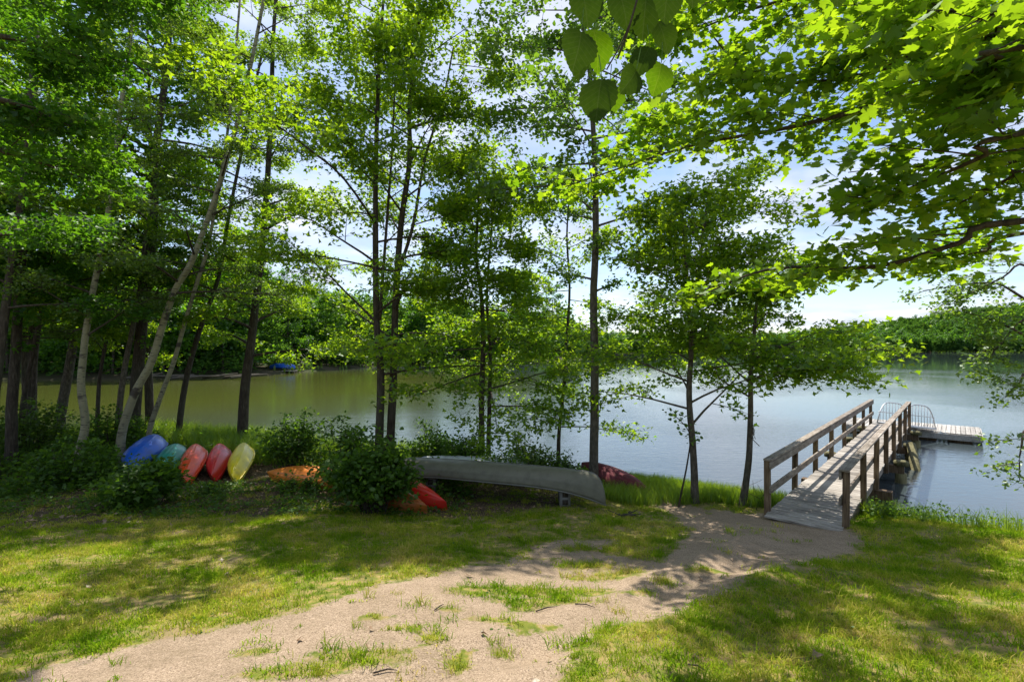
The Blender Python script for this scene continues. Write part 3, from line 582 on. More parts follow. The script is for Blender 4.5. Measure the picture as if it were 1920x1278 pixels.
pos, nr, ax, sz = A4; vis = (pos[:, 1] > .4); pxx = CX+F*pos[:, 0]/np.maximum(pos[:, 1], .1); pyy = HY-F*(pos[:, 2]-CZ)/np.maximum(pos[:, 1], .1)
# leave the air free in front of the lens
ok = (np.linalg.norm(pos-np.array([0, 0, CZ]), axis=1) > 1.6); pos, nr, ax, sz, pxx, pyy = [a_[ok] for a_ in (pos, nr, ax, sz, pxx, pyy)]
inv = (pxx > 0) & (pxx < 1920) & (pyy > 0) & (pyy < 1278) & (pos[:, 1] > .5); score = np.where(inv, sz/np.maximum(pos[:, 1], .1), 0); order = np.argsort(-score)
big, rest = order[:290], order[290:]
cb = Buf(); r1_, r2_ = rest[:1400], rest[1400:]; leaves_into(cb, pos[r1_], nr[r1_], ax[r1_], sz[r1_], 'maple_hi'); leaves_into(cb, pos[r2_], nr[r2_], ax[r2_], sz[r2_], 'maple_mid'); obj('foliage', cb, M['maple'], t, kind='stuff'); obj('twigs', tw, M['bark'], t, kind='stuff')
lvs = []
for k in range(6):
    T_, F_ = TPL['maple_hi']; T2 = T_.copy(); T2[:, 2] += .05*np.sin(T2[:, 1]*3+k)+rng.normal(0, .012, len(T2)); T2[:, :2] *= rng.uniform(.93, 1.07, 2)
    bf = Buf(); bf.add(T2, F_); me = bf.mesh('leaf'); me.materials.append(M['maple']); lvs.append(me)
def put_leaf(me, parent, p, n, a, s, nm='leaf'):
    n = unit(n); a = unit(a-n*(a@n)); sx = np.cross(a, n); mt = Matrix(((sx[0], a[0], n[0]), (sx[1], a[1], n[1]), (sx[2], a[2], n[2])))
    o = bpy.data.objects.new(nm, me); C.objects.link(o); o.parent = parent; o.location = p-wloc(parent); o.rotation_euler = mt.to_euler(); o.scale = (s, s, s); return o
for k, q_ in enumerate(big): put_leaf(lvs[k % 6], t, pos[q_], nr[q_], ax[q_], sz[q_])

DN[:] = [1, 1]
# ---- large aspen leaves close to the lens
def big_leaf_mesh():
    out = []
    for k in range(48):
        a = 2*np.pi*k/48; rr = .5*(1+.035*(1 if k % 2 else -1)); x = rr*.98*math.sin(a); y = .5-rr*math.cos(a)
        if y > .7: x *= 1-.55*(y-.7)/.3*.8; y += .06*(y-.7)/.3
        out.append((x, y))
    v = []; f = []
    for ring, s in enumerate((.0, .35, .7, 1.0)):
        for x, y in (out if ring else [(0, .5)]):
            X_, Y_ = x*s, .5+(y-.5)*s; v.append((X_, Y_, .16*abs(X_)+.05*math.sin(Y_*4)-.05*(Y_-.5)**2))
    n = 48
    for k in range(n): f.append([0, 1+k, 1+(k+1) % n])
    q4 = []
    for r_ in range(2):
        for k in range(n): q4.append([1+r_*n+k, 1+(r_+1)*n+k, 1+(r_+1)*n+(k+1) % n, 1+r_*n+(k+1) % n])
    bf = Buf(); bf.add(v, f); bf.f.append(np.array(q4)); return bf.mesh('leaf', smooth=True)
def big_leaf_mat(kk):
    m = NT('close_aspen_leaf'); o = m.n('TexCoord').outputs['Object']; sp = m.n('SeparateXYZ'); m.set(sp.inputs[0], o); ab = m.math('ABSOLUTE', sp.outputs[0])
    wv = m.math('SINE', m.math('MULTIPLY', m.math('SUBTRACT', sp.outputs[1], m.math('MULTIPLY', ab, .8)), 45)); vein = m.math('MAXIMUM', m.ramp(wv, [(.9, (0, 0, 0)), (1, (.6, .6, .6))]), m.ramp(ab, [(0, (1, 1, 1)), (.015, (0, 0, 0))]))
    n = m.noise(9, o, 4)
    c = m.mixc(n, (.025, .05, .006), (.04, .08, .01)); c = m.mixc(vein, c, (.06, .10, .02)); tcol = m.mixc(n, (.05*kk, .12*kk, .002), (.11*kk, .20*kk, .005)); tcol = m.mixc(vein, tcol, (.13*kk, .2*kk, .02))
    d = m.n('BsdfDiffuse', Color=c); tr = m.n('BsdfTranslucent', Color=tcol); gl = m.n('BsdfGlossy', Roughness=.4); m1 = m.n('MixShader', i0=.5, i1=d.outputs[0], i2=tr.outputs[0]); m2 = m.n('MixShader', i0=.004, i1=m1.outputs[0], i2=gl.outputs[0]); m.t.links.new(m2.outputs[0], m.out.inputs[0]); return m.m
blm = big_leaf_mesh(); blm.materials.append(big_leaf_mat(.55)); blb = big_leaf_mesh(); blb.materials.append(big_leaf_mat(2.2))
t = thing('aspen_branch', 'dangling twig with big round toothed leaves close overhead at the top', 'branch', P(1215, -80, .95))
for pts, r_ in (([(1150, -160), (1215, -40), (1205, 40), (1180, 110)], .0022), ([(1205, 40), (1185, 85), (1160, 130)], .0015), ([(1215, -40), (1250, 0), (1262, 30)], .0018), ([(1150, -160), (1130, -60), (1120, 0)], .002), ([(1150, -160), (1400, -90), (1600, -60)], .0025)):
    obj('twig', Buf().tube(smooth_path([P(a-22, b_, .95) for a, b_ in pts], 4), r_, 6), M['bark'], t, smooth=True)
for (x0, y0, x1, y1, w_, d, tl_) in [(1112, 58, 1088, 150, 84, .88, .5), (1120, 70, 1105, 160, 60, .95, -.6), (1135, 55, 1142, 150, 70, 1.0, .3), (1110, -25, 1125, 62, 80, .9, .3), (1150, 148, 1138, 240, 84, .86, -.4), (1165, 160, 1175, 215, 60, .98, .5),
    (1215, 132, 1160, 192, 60, .9, 1.0), (1240, 88, 1212, 150, 58, .92, -.3), (1262, 118, 1238, 192, 68, 1.0, .4), (1270, -40, 1262, 62, 70, .9, .3), (1180, -20, 1200, 70, 80, .97, .2), (1235, -20, 1225, 90, 76, 1.0, -.3), (1310, -55, 1320, 25, 70, .9, .2), (1345, -60, 1370, 10, 64, .95, .3), (1255, 40, 1275, 110, 60, 1.03, .2), (1580, -60, 1590, 25, 80, .85, .2)]:
    x1, y1, w_ = x0+(x1-x0)*.86, y0+(y1-y0)*.86, w_*.88; x0 -= 22; x1 -= 22; a = P(x0, y0, d); b_ = P(x1, y1, d); ln = np.linalg.norm(b_-a); n_ = np.array([tl_*.7, -1, .12]); o = put_leaf(blb if (x0+22, y0) in ((1262, 118), (1135, 55), (1165, 160)) else blm, t, a, n_, b_-a, ln); o.scale = (w_/F*d, ln, ln)
    pt = smooth_path([a, a+np.array([.004*tl_, .0, .02]), a+np.array([.01*tl_, .005, .045])], 3); obj('leaf_stalk', Buf().tube(pt, .0009, 5), M['reed'], o and t)

# ---- dark foliage hanging in from the left
DN[:] = [1.2, 1.5]
rng = np.random.default_rng(78)
t = thing('maple_tree', 'shaded maple whose dark boughs hang in from the upper left edge', 'tree', on(-8.6, 4.2))
tr = smooth_path([on(-8.6, 4.2)-np.array([0, 0, .2]), (-8.5, 4.2, 2), (-8.3, 4.4, 5), (-8.2, 4.6, 8)], 5); obj('trunk', Buf().tube(tr, np.linspace(.24, .12, len(tr)), 12, True, .02), M['bark'], t, smooth=True)
L, tw = [], Buf()
for z0, pts in ((3.5, [P(-60, 280, 6.0), P(60, 300, 6.4), P(170, 340, 7.0)]), (5.0, [P(-60, 60, 5.6), P(60, 80, 6.0), P(200, 120, 6.8)]), (6.0, [P(-80, -60, 5.6), P(100, -20, 6.2), P(260, 10, 7.0)]), (6.6, [P(-80, -160, 6.4), P(160, -120, 6.9), P(360, -70, 7.4)]), (6.3, [P(-100, -100, 5.0), P(60, -120, 5.2), P(200, -100, 5.6)]), (3.0, [P(-60, 440, 6.6), P(40, 430, 7.2), P(120, 420, 8.0)]), (4.2, [P(-60, 180, 5.4), P(40, 200, 5.9), P(100, 220, 6.4)])):  # boughs wholly above the frame are added to shade the lower-left lawn
    lb = smooth_path([(-8.3, 4.4, z0)]+pts, 4); obj('bough', Buf().tube(lb, np.linspace(.05, .008, len(lb)), 7), M['bark'], t, smooth=True)
    grow(lb, L, tw, 12, 8, .5, 11, .085, .2, .2, .2, .004, .008, .3)
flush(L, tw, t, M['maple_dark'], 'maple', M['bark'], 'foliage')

DN[:] = [1.4, 1.4]
# right edge small-leaved tree over the water
t = thing('alder_tree', 'small-leaved tree leaning over the water at the right picture edge', 'tree', on(9.2, 6.4))
tr = smooth_path([on(9.2, 6.4)-np.array([0, 0, .2]), (9.0, 6.6, .2), (8.6, 6.9, 1.6), (8.3, 7.2, 3.0)], 5); obj('trunk', Buf().tube(tr, np.linspace(.09, .03, len(tr)), 9), M['bark'], t, smooth=True)
L, tw = [], Buf()
for t0, pts in ((.45, [P(1940, 640, 7.0), P(1860, 600, 7.1), P(1790, 580, 7.3)]), (.6, [P(1920, 560, 7), P(1850, 530, 7.2), P(1730, 545, 7.6)]), (.4, [P(1950, 700, 7.0), P(1910, 720, 6.9), P(1885, 745, 6.9)]), (.75, [P(1930, 500, 7), P(1880, 520, 7.1), P(1800, 560, 7.2)]), (.3, [P(1950, 800, 6.9), P(1915, 840, 6.8), P(1912, 900, 6.8)]), (.5, [P(1950, 600, 7.0), P(1880, 640, 7.1), P(1850, 680, 7.1)])):
    p0, _ = pyl(tr, np.array([t0])); lb = smooth_path([p0[0]]+pts, 4); obj('limb', Buf().tube(lb, np.linspace(.025, .005, len(lb)), 6), M['bark'], t, smooth=True)
    grow(lb, L, tw, 5 if t0 > .35 else 2, 5, .3, 9, .065, .3, .35, .3, .003, .005, .25)
flush(L, tw, t, M['birch_leaf'], 'dia', M['bark'])

DN[:] = [1, 1]
# ------------------------------------------------------------------ walkway, pier, float
A0 = np.array([5.45, 7.97]); U = unit(np.array([.678, .735])); Rt = np.array([U[1], -U[0]]); DZ = -1.25
def D(s, off, z): return np.array([*(A0+U*s+Rt*off), z])
AX = np.array([[U[0], U[1], 0], [Rt[0], Rt[1], 0], [0, 0, 1]]); YAW = math.atan2(U[1], U[0])
r = np.random.default_rng(3)
def bx(sz, bev=.004):
    me = bpy.data.meshes.new('board'); x, y, z = [q_/2 for q_ in sz]; k = bev
    v = [(sx*(x-(k if a else 0)), sy*(y-(k if a else 0)), sz_) for sz_, a in ((-z, 1), (-z+k, 0), (z-k, 0), (z, 1)) for sx, sy in ((-1, -1), (1, -1), (1, 1), (-1, 1))]
    f = [[3, 2, 1, 0], [12, 13, 14, 15]]+[[a*4+i_, a*4+(i_+1) % 4, (a+1)*4+(i_+1) % 4, (a+1)*4+i_] for a in range(3) for i_ in range(4)]
    me.from_pydata(v, [], f); return me
pier = thing('pier_walkway', 'weathered wooden walkway with railings reaching from the bank over the lake', 'pier', (*D(0, -.55, 0)[:2], float(gh(*D(0, -.55, 0)[:2]))))
pm = bx((.136, 1.14, .036)); WD = 1.09
k = 0; s = -.25
while s < 14.1:
    piece('plank', pm, M['deck'], pier, D(s, -WD/2+r.normal(0, .006), DZ-.018+r.normal(0, .002)), (r.normal(0, .004), r.normal(0, .004), YAW+r.normal(0, .006))); s += .146
for off in (-WD+.03, -WD/2, -.03): piece('joist', bx((14.4, .045, .19)), M['rail'], pier, D(7, off, DZ-.036-.1), (0, 0, YAW))
for side, off in ((1, .045), (-1, -WD-.045)):
    for k in range(8):
        zt = DZ+.90; zb = float(gh(*D(k*2, off, 0)[:2]))-.25 if k == 0 else DZ-(.25 if k > 2 or side < 0 else .6)
        piece('post', bx((.095, .095, zt-zb)), M['post'], pier, D(k*2., off, (zt+zb)/2), (r.normal(0, .006), r.normal(0, .006), YAW+r.normal(0, .03)))
    inn = off-side*.072
    for k, (a, b_) in enumerate(((-.08, 4.0), (4.004, 8.0), (8.004, 12.0), (12.004, 14.08))):
        piece('cap_board', bx((b_-a, .14, .036)), M['rail'], pier, D((a+b_)/2, off-side*.02, DZ+.92+.001), (r.normal(0, .004), 0, YAW))
        piece('rail_board', bx((b_-a, .036, .13)), M['rail'], pier, D((a+b_)/2, inn, DZ+.83), (0, 0, YAW))
        piece('mid_rail', bx((b_-a, .036, .13)), M['rail'], pier, D((a+b_)/2, inn, DZ+.40), (0, 0, YAW))
for s_, zc in ((1., -1.4), (4., -1.4), (7.2, -1.4), (10.4, -1.4), (13.6, -1.4)):
    piece('cross_beam', bx((.2, 1.75, .2)), M['post'], pier, D(s_, -WD/2, DZ-.34), (0, 0, YAW))
    for off in (.26, -WD-.26):
        p0 = D(s_, off, DZ-.44); zb = min(float(gh(p0[0], p0[1]))-.4, -2.4)
        pl = obj('piling', Buf().tube([(p0[0], p0[1], zb), (p0[0], p0[1], (zb+p0[2])/2), p0], [.14, .135, .13], 12, True, .01), M['pile'], pier, smooth=False)
        if s_ > 6: obj('piling_cap', Buf().tube([D(s_, off, DZ-.235), D(s_, off, DZ-.12), D(s_, off, DZ-.10)], [.165, .165, .13], 12), M['pile'], pl)
obj('brace_pile', Buf().tube([D(7.9, .78, -2.9), D(9.1, .5, -2.1), D(10.35, .30, -1.38)], [.13, .125, .12], 12, True, .01), M['pile'], pier)

gw = thing('gangway', 'grey metal ramp with arched railings between the walkway and floating dock', 'gangway', D(15.2, -WD/2, -1.5))
GZ0, GZ1 = DZ-.0, -1.56
GA = R(22)
def gpt(u, off, h):
    o_ = off+WD/2; return D(14.2+u*2.3*math.cos(GA)-o_*math.sin(GA), -WD/2+o_*math.cos(GA)+u*2.3*math.sin(GA), GZ0+(GZ1-GZ0)*u*.9+h+.03)
for off in (-WD+.1, -.1):
    arch = [gpt(u, off, .0+.84*min(1, (1-(abs(2*u-1))**4)+.0)) for u in np.linspace(0.0, 1, 17)]
    obj('arched_rail', Buf().tube(arch, .022, 8), M['alu'], gw, smooth=True)
    obj('mid_rail', Buf().tube([gpt(.03, off, .42), gpt(.97, off, .42)], .016, 8), M['alu'], gw, smooth=True)
    obj('side_beam', Buf().tube([gpt(0, off, -.03), gpt(1, off, -.03)], .04, 6), M['alu'], gw)
    for u in np.linspace(.08, .92, 10): obj('baluster', Buf().tube([gpt(u, off, 0), gpt(u, off, .84*(1-(abs(2*u-1))**4))], .011, 6), M['alu'], gw)
for k in range(16):
    u = (k+.5)/16; ca, sa = math.cos(YAW-GA), math.sin(YAW-GA); bf = Buf().box(gpt(u, -WD/2, .0), (.135, .84, .025), [[ca, sa, 0], [-sa, ca, 0], [0, 0, 1]]); obj('tread', bf, M['alu'], gw)
fl = thing('floating_dock', 'low bleached floating dock lying crosswise at the end of the gangway', 'dock', D(17.1, -.1, WZ))
FS0, FS1, FO0, FO1, FZ = 15.75, 18.45, -2.3, 2.05, -1.60
npl = 30; pw = (FO1-FO0)/npl; pmf = bx((FS1-FS0, pw-.012, .035))
for k in range(npl): piece('plank', pmf, M['float'], fl, D((FS0+FS1)/2+r.normal(0, .008), FO0+pw*(k+.5), FZ+r.normal(0, .003)), (0, 0, YAW))
piece('frame_board', bx((.05, FO1-FO0+.02, .22)), M['float'], fl, D(FS0-.02, (FO0+FO1)/2, FZ-.135), (0, 0, YAW)); piece('frame_board', bx((.05, FO1-FO0+.02, .22)), M['float'], fl, D(FS1+.02, (FO0+FO1)/2, FZ-.135), (0, 0, YAW))
for o_ in (FO0-.02, FO1+.02): piece('frame_board', bx((FS1-FS0+.09, .05, .22)), M['float'], fl, D((FS0+FS1)/2, o_, FZ-.135), (0, 0, YAW))
for k in range(4): obj('float_drum', Buf().box(D((FS0+FS1)/2, FO0+.6+k*1.05, WZ-.02), (2.3, .7, .3), AX), M['post'], fl)
# boulder-like block and dead twigs at the walkway foot
bt = Buf()
for k in range(5):
    c = D(.4+.3*k, -WD-.35-.1*k, 0); g = on(c[0], c[1]); bt.tube([g, g+np.array([r.normal(0, .1), 0, .22]), g+np.array([r.normal(0, .2), r.normal(0, .1), .42])], [.008, .006, .003], 5)
tag(obj('dead_twigs', bt, M['bark'], kind=None, loc=D(.8, -WD-.5, -1.4)), 'bare dead twigs poking up from grass left of the walkway', 'twigs')

# ------------------------------------------------------------------ boats
def hull_mesh(Ln, B, Dp, style, cup=True, ns=41, nc=44):
    """x along the length, keel up (boat lies upside down), z=0 at the gunwale/seam amidships"""
    S = np.sin(np.linspace(-np.pi/2, np.pi/2, ns)); hv = []; dv = []
    for s_ in S:
        if style == 'canoe':
            hb = B/2*max(1-abs(s_)**2.6, 0)**.75+.02; e_ = max(abs(s_)-.85, 0)/.15; sheer = -.28*abs(s_)**4; x = s_*Ln/2; kz = Dp*(1-.20*s_**4); kz = sheer+(kz-sheer)*max(1-e_**2.4, .0)**.5+.01
            pw = 2.6
        else:
            hb = B/2*max(1-abs(s_)**1.75, 0)**.85; kz = Dp*(1-.55*abs(s_)**3); sheer = -.02*abs(s_)**2; x = s_*Ln/2; pw = 2.1
        hb = max(hb, .012)
        a = np.linspace(0, np.pi, nc); cx_ = np.cos(a); sx_ = np.sin(a)
        yy = hb*np.sign(cx_)*np.abs(cx_)**(2/pw); zz = sheer+(kz-sheer)*np.abs(sx_)**(2/pw)
        if style == 'canoe': yy = yy+np.sign(yy)*.010*np.exp(-((zz-sheer)/(kz-sheer)-.45)**2/.0012)*(1-abs(s_)**6)
        if style == 'kayak': zz += .016*np.exp(-((np.abs(yy)/hb-.62)/.07)**2)*(1-abs(s_)**4)+.010*np.exp(-((np.abs(yy)/hb-.34)/.05)**2)*(1-abs(s_)**4)
        if style == 'kayak': zz += .018*np.exp(-((yy)/(.10*B))**2)*(1-abs(s_))**.3
        hv.append(np.stack([np.full(nc, x), yy, zz], -1))
        a2 = np.linspace(0, np.pi, nc); dz = sheer-.12*(1-.3*abs(s_))*np.sin(a2)**.8*(1 if hb > .02 else 0); dv.append(np.stack([np.full(nc, x), hb*np.cos(a2)*.97, dz-.004], -1))
    return np.array(hv), np.array(dv)
def loftf(ns, nc): i = np.arange(ns-1)[:, None]*nc; j = np.arange(nc-1)[None, :]; return np.stack([i+j, i+j+1, i+nc+j+1, i+nc+j], -1).reshape(-1, 4)
def boat(name, label, cat, p_near, p_far, style, B, Dp, mat, rimmat, roll=0, lift=0, group=None):
    """p_near/p_far: ends of the boat, gunwale height included"""
    a = np.asarray(p_near, float); b_ = np.asarray(p_far, float); c = (a+b_)/2; Ln = np.linalg.norm(b_-a); X = unit(b_-a); Y = unit(np.cross([0, 0, 1.], X)); Z = np.cross(X, Y)
    cr, sr = math.cos(roll), math.sin(roll); Y2 = cr*Y+sr*Z; Z2 = -sr*Y+cr*Z; Mx = np.stack([X, Y2, Z2]); t = thing(name, label, cat, (c[0], c[1], float(gh(c[0], c[1]))), group)
    hv, dv = hull_mesh(Ln, B, Dp, style); ns, nc = hv.shape[:2]
    bf = Buf(); bf.add(c+hv.reshape(-1, 3)@Mx, loftf(ns, nc)); h = obj('hull', bf, mat, t, smooth=True)
    md = h.modifiers.new('thickness', 'SOLIDIFY'); md.thickness = .012; md.offset = -1
    for k in (0, nc-1): obj('gunwale' if style == 'canoe' else 'seam_rim', Buf().tube(c+(hv[:, k]+np.array([0, 0, -.004]))@Mx, .014, 6), rimmat, t, smooth=True)
    if style == 'canoe':
        obj('keel_strip', Buf().tube(c+(hv[3:-3, nc//2]+np.array([0, 0, .004]))@Mx, .010, 6), rimmat, t)
        for s_ in (.3, .5, .7): k = int(s_*ns); obj('thwart', Buf().tube([c+hv[k, 0]@Mx, c+hv[k, -1]@Mx], .016, 6), rimmat, t)
    else:
        bf = Buf(); bf.add(c+dv.reshape(-1, 3)@Mx, loftf(ns, nc)); obj('deck', bf, mat, t, smooth=True)
        for e, sg in ((0, -1), (ns-1, 1)):
            p0 = c+(hv[e, 0]*np.array([1, 0, 1]))@Mx; obj('grab_handle', Buf().tube([p0-X*sg*.12+Z2*-.03, p0+X*sg*.03-Z2*.05, p0-X*sg*.02-Z2*.1], .009, 5), M['bark'], t)
    return t, c, Mx, hv
pl = lambda n_, c_, ro=.3, d=.3: plain(n_, c_, ro, 0, .1, d, .5, (.16, .12, .09))
H = {'blue': pl('plastic_blue', (.01, .11, .60)), 'teal': pl('plastic_teal', (.0, .24, .18)), 'orange': pl('plastic_orange_red', (.80, .07, .008)), 'red': pl('plastic_crimson', (.58, .012, .02)), 'yellow': pl('plastic_yellow', (.78, .62, .01)), 'org2': pl('plastic_orange', (.75, .22, .03)), 'rust': pl('plastic_rusty_orange', (.38, .11, .02)), 'redb': pl('plastic_bright_red', (.62, .02, .01)), 'maroon': plain('paint_maroon', (.15, .03, .04), .75, 0, .3, .9, .2, (.10, .07, .05))}
def e(px, d, h): x = (px-CX)/F*d; return np.array([x, d, float(gh(x, d))+h])
grp = 'small boats lying overturned on the bank'
boat('kayak', 'orange-red overturned kayak between the green and crimson ones', 'kayak', e(352, 11.55, .06), e(378, 13.9, .46), 'kayak', .62, .36, H['orange'], H['orange'], R(-32), group=grp)
boat('kayak', 'crimson overturned kayak, next left of the yellow one', 'kayak', e(404, 11.9, .06), e(421, 14.1, .42), 'kayak', .58, .34, H['red'], H['red'], R(-32), group=grp)
boat('kayak', 'yellow overturned kayak at the right end of the row', 'kayak', e(443, 11.6, .05), e(466, 14.0, .43), 'kayak', .62, .34, H['yellow'], H['yellow'], R(-32), group=grp)
boat('kayak', 'dark green overturned kayak between the blue hull and the orange-red kayak', 'kayak', e(304, 11.8, .10), e(342, 13.9, .42), 'kayak', .76, .38, H['teal'], H['teal'], R(-30), group=grp)
boat('canoe', 'blue overturned hull leaning at the left end of the boat row', 'canoe', e(240, 12.0, .14), e(304, 14.4, .5), 'kayak', .92, .44, H['blue'], H['blue'], R(-24), group=grp)
boat('kayak', 'faded orange hull half hidden left of the big bush', 'kayak', e(505, 11.7, .12), e(690, 10.9, .08), 'kayak', .70, .30, H['org2'], H['org2'], R(32), group=grp)
boat('kayak', 'bright red kayak tip poking out right of the big bush under the grey canoe', 'kayak', e(838, 9.45, .03), e(650, 10.9, .28), 'kayak', .72, .36, H['redb'], H['redb'], R(-16), group=grp)
boat('kayak', 'rusty orange kayak tip on the grass in front of the bright red one', 'kayak', e(801, 9.2, .03), e(655, 10.2, .22), 'kayak', .56, .28, H['rust'], H['rust'], R(-12), group=grp)
boat('canoe', 'maroon canoe end sloping to the ground right of the tall aspen trunk', 'canoe', e(1219, 10.6, -.03), e(1090, 12.0, .32), 'kayak', .70, .28, H['maroon'], H['maroon'], R(-6), group=grp)
boat('canoe', 'white hull showing only its top behind the grey canoe', 'canoe', e(780, 12.2, .25), e(1010, 11.6, .22), 'canoe', .8, .33, M['white'], M['alu'], 0, group=grp)
na, fa = e(1136, 9.2, .40), e(742, 11.1, .42)
tc_, c_, Mx_, hv_ = boat('canoe', 'long grey-green canoe lying overturned on blocks in the middle of the bank', 'canoe', na, fa, 'canoe', .92, .33, M['canoe'], M['canoe_rim'], R(8), group=grp)
for s_, lab in ((.17, 'concrete block propping up the near end of the grey canoe'), (.80, 'concrete block under the far end of the grey canoe')):
    pc = na+(fa-na)*s_; g = float(gh(pc[0], pc[1])); h_ = pc[2]-g-.02
    bl = thing('concrete_block', lab, 'block', (pc[0], pc[1], g)); bb = Buf()
    bb.box((pc[0], pc[1], g+h_/2-.02), (.2, .38, h_)); obj('block', bb, M['concrete'], bl)
    for zz_ in (.28, .7): obj('hollow_shade', Buf().box((pc[0]-.0, pc[1]-.191, g+h_*zz_), (.11, .004, h_*.28)), M['bark'], bl)  # thin dark plate on the face, standing in for a shaded core hole

# ------------------------------------------------------------------ bushes
def bush(label, px, d, w, h, leafm, ls=.085, n=26, K=7, nleaf=9, tpl='oval', name='bush', tilt=.55, base=None):
    c = on((px-CX)/F*d, d); t = thing(name, label, 'bush', c); L, tw = [], Buf(); sb = Buf()
    for k in range(n):
        a = rng.uniform(0, 6.28); q_ = math.sqrt(rng.random()); end = c+np.array([math.cos(a)*w/2*q_, math.sin(a)*w/2*q_*.8, h*(1.02-.5*q_**2)*rng.uniform(.5, 1.25)])
        st = c+np.array([math.cos(a)*.08, math.sin(a)*.08, -.05])+rng.normal(0, .08, 3)*np.array([1, 1, 0]); md = (st+end)/2+np.array([0, 0, h*.12])
        sp = smooth_path([st, md, end], 4); sb.tube(sp, np.linspace(.011, .004, len(sp)), 5, False); twigs_on(sp, K, w*.17+.08, nleaf, ls, L, tw, .3, .15, .45, tilt)
    obj('stems', sb, M['bark'], t, kind='stuff'); flush(L, tw, t, leafm, tpl, M['bark'], 'foliage'); return t
rng = np.random.default_rng(99)
bush('big dark green bush in front of the twin maple and the boats', 700, 9.1, 1.6, 1.3, M['bush'], .095, 64, 10, 11)
bush('bushy sapling hiding the right end of the faded orange hull', 640, 10.6, 1.2, 1.5, M['bush'], .09, 22, 8, 10)
bush('dark upright shrub behind the faded orange hull', 548, 12.2, 1.5, 1.55, M['bush'], .10, 34, 8, 10)
bush('low leafy shrub in front of the blue and green boats', 265, 9.6, 1.4, .72, M['bush'], .12, 34, 8, 9, 'maple')
bush('leafy bush under the kinked birch', 130, 11.2, 2.2, .9, M['bush'], .10, 36, 8, 9)
bush('pale leafy sapling by the water at the far left', 60, 15, 2.4, 1.5, M['birch_leaf'], .11, 30, 8, 10)
bush('fine-leaved shrub behind the grey canoe at the double maple', 880, 12.4, 1.6, 1.05, M['bush'], .075, 34, 8, 10)
bush('tallest fine-leaved shrub right behind the middle of the grey canoe', 985, 11.7, 1.7, .95, M['birch_leaf'], .075, 38, 8, 10)
bush('sparse shrub left of the tall aspen base', 1060, 11.6, .9, .6, M['birch_leaf'], .075, 18, 7, 8)
bush('weedy bush between the double maple and twin maple', 810, 13.2, 1.5, 1.1, M['bush'], .09, 30, 8, 9)
bush('dark bush behind the leaning birches', 215, 14.5, 2.4, 1.2, M['bush'], .10, 34, 8, 9)
bush('small weed clump at the aspen foot', 1095, 10.9, .5, .35, M['bush'], .07, 12, 6, 7)

bush('low weeds at the tips of the orange-red and crimson kayaks', 385, 10.8, 1.1, .16, M['bush'], .06, 16, 5, 6)
bush('weed tuft under the faded orange hull', 560, 10.9, 1.3, .2, M['bush'], .07, 20, 6, 8)
# leafy ground cover on the shaded bank and right bank
def cover(name, label, pts, h, ls, leafm, per=10, tpl='oval'):
    n = len(pts); z = gh(pts[:, 0], pts[:, 1]); hh = h*(.3+.8*rng.random((n, 1)))
    o3 = rng.normal(0, 1, (n, per, 3))*np.array([.1, .1, 0]); zz_ = hh*(.2+.8*rng.random((n, per))); p = np.concatenate([np.broadcast_to(pts[:, None], (n, per, 2)), (z[:, None]+zz_)[..., None]], -1)+o3
    p = p.reshape(-1, 3); bf = Buf(); leaves_into(bf, p, unit(np.array([0, 0, 1.])+rng.normal(0, .5, p.shape)), rng.normal(0, 1, p.shape), ls*rng.uniform(.5, 1.3, len(p)), tpl)
    o = obj(name, bf, leafm, kind='stuff'); tag(o, label, 'plants'); return o
def fieldpts(n, xr, yr, cond):
    p = np.stack([rng.uniform(*xr, n), rng.uniform(*yr, n)], -1); return p[cond(p[:, 0], p[:, 1])]
def lf(x, y): return np.sin(x*1.7+.5*y)+np.sin(2.3*y-.8*x)
p = fieldpts(7500, (-22, -1), (9.6, 19), lambda x, y: (sdist(x, y) > .15) & (y > 10.2+.35*np.sin(x*1.3)+.9*(x > -6.8)*(x < -3.5)) & (lf(x, y) > -1.0) & ~((x > -8.2) & (x < -5.2) & (y < 14.4)))
cover('undergrowth', 'mixed leafy undergrowth on the shaded bank', p, .55, .085, M['bush'], 12)
p = fieldpts(4200, (-14, -1.0), (8.7, 11.6), lambda x, y: (lf(x*2, y*2) > -.5) & (rng.random(len(x)) < .9)); cover('ground_ivy', 'low seedlings scattered over the leaf litter', p, .16, .06, M['bush'], 5)
p = fieldpts(3600, (5.9, 13), (3.5, 11), lambda x, y: (sdist(x, y) > .02) & (sdist(x, y) < 1.35+.3*np.sin(x*3)) & (poly_sd(x, y, np.array([D(-.6, .25, 0)[:2], D(-.6, -2, 0)[:2], D(9, -2, 0)[:2], D(9, .25, 0)[:2]])) < 0)); cover('bank_weeds', 'leafy green weeds on the bank right of the walkway', p, .36, .055, M['bush'], 14, 'dia')
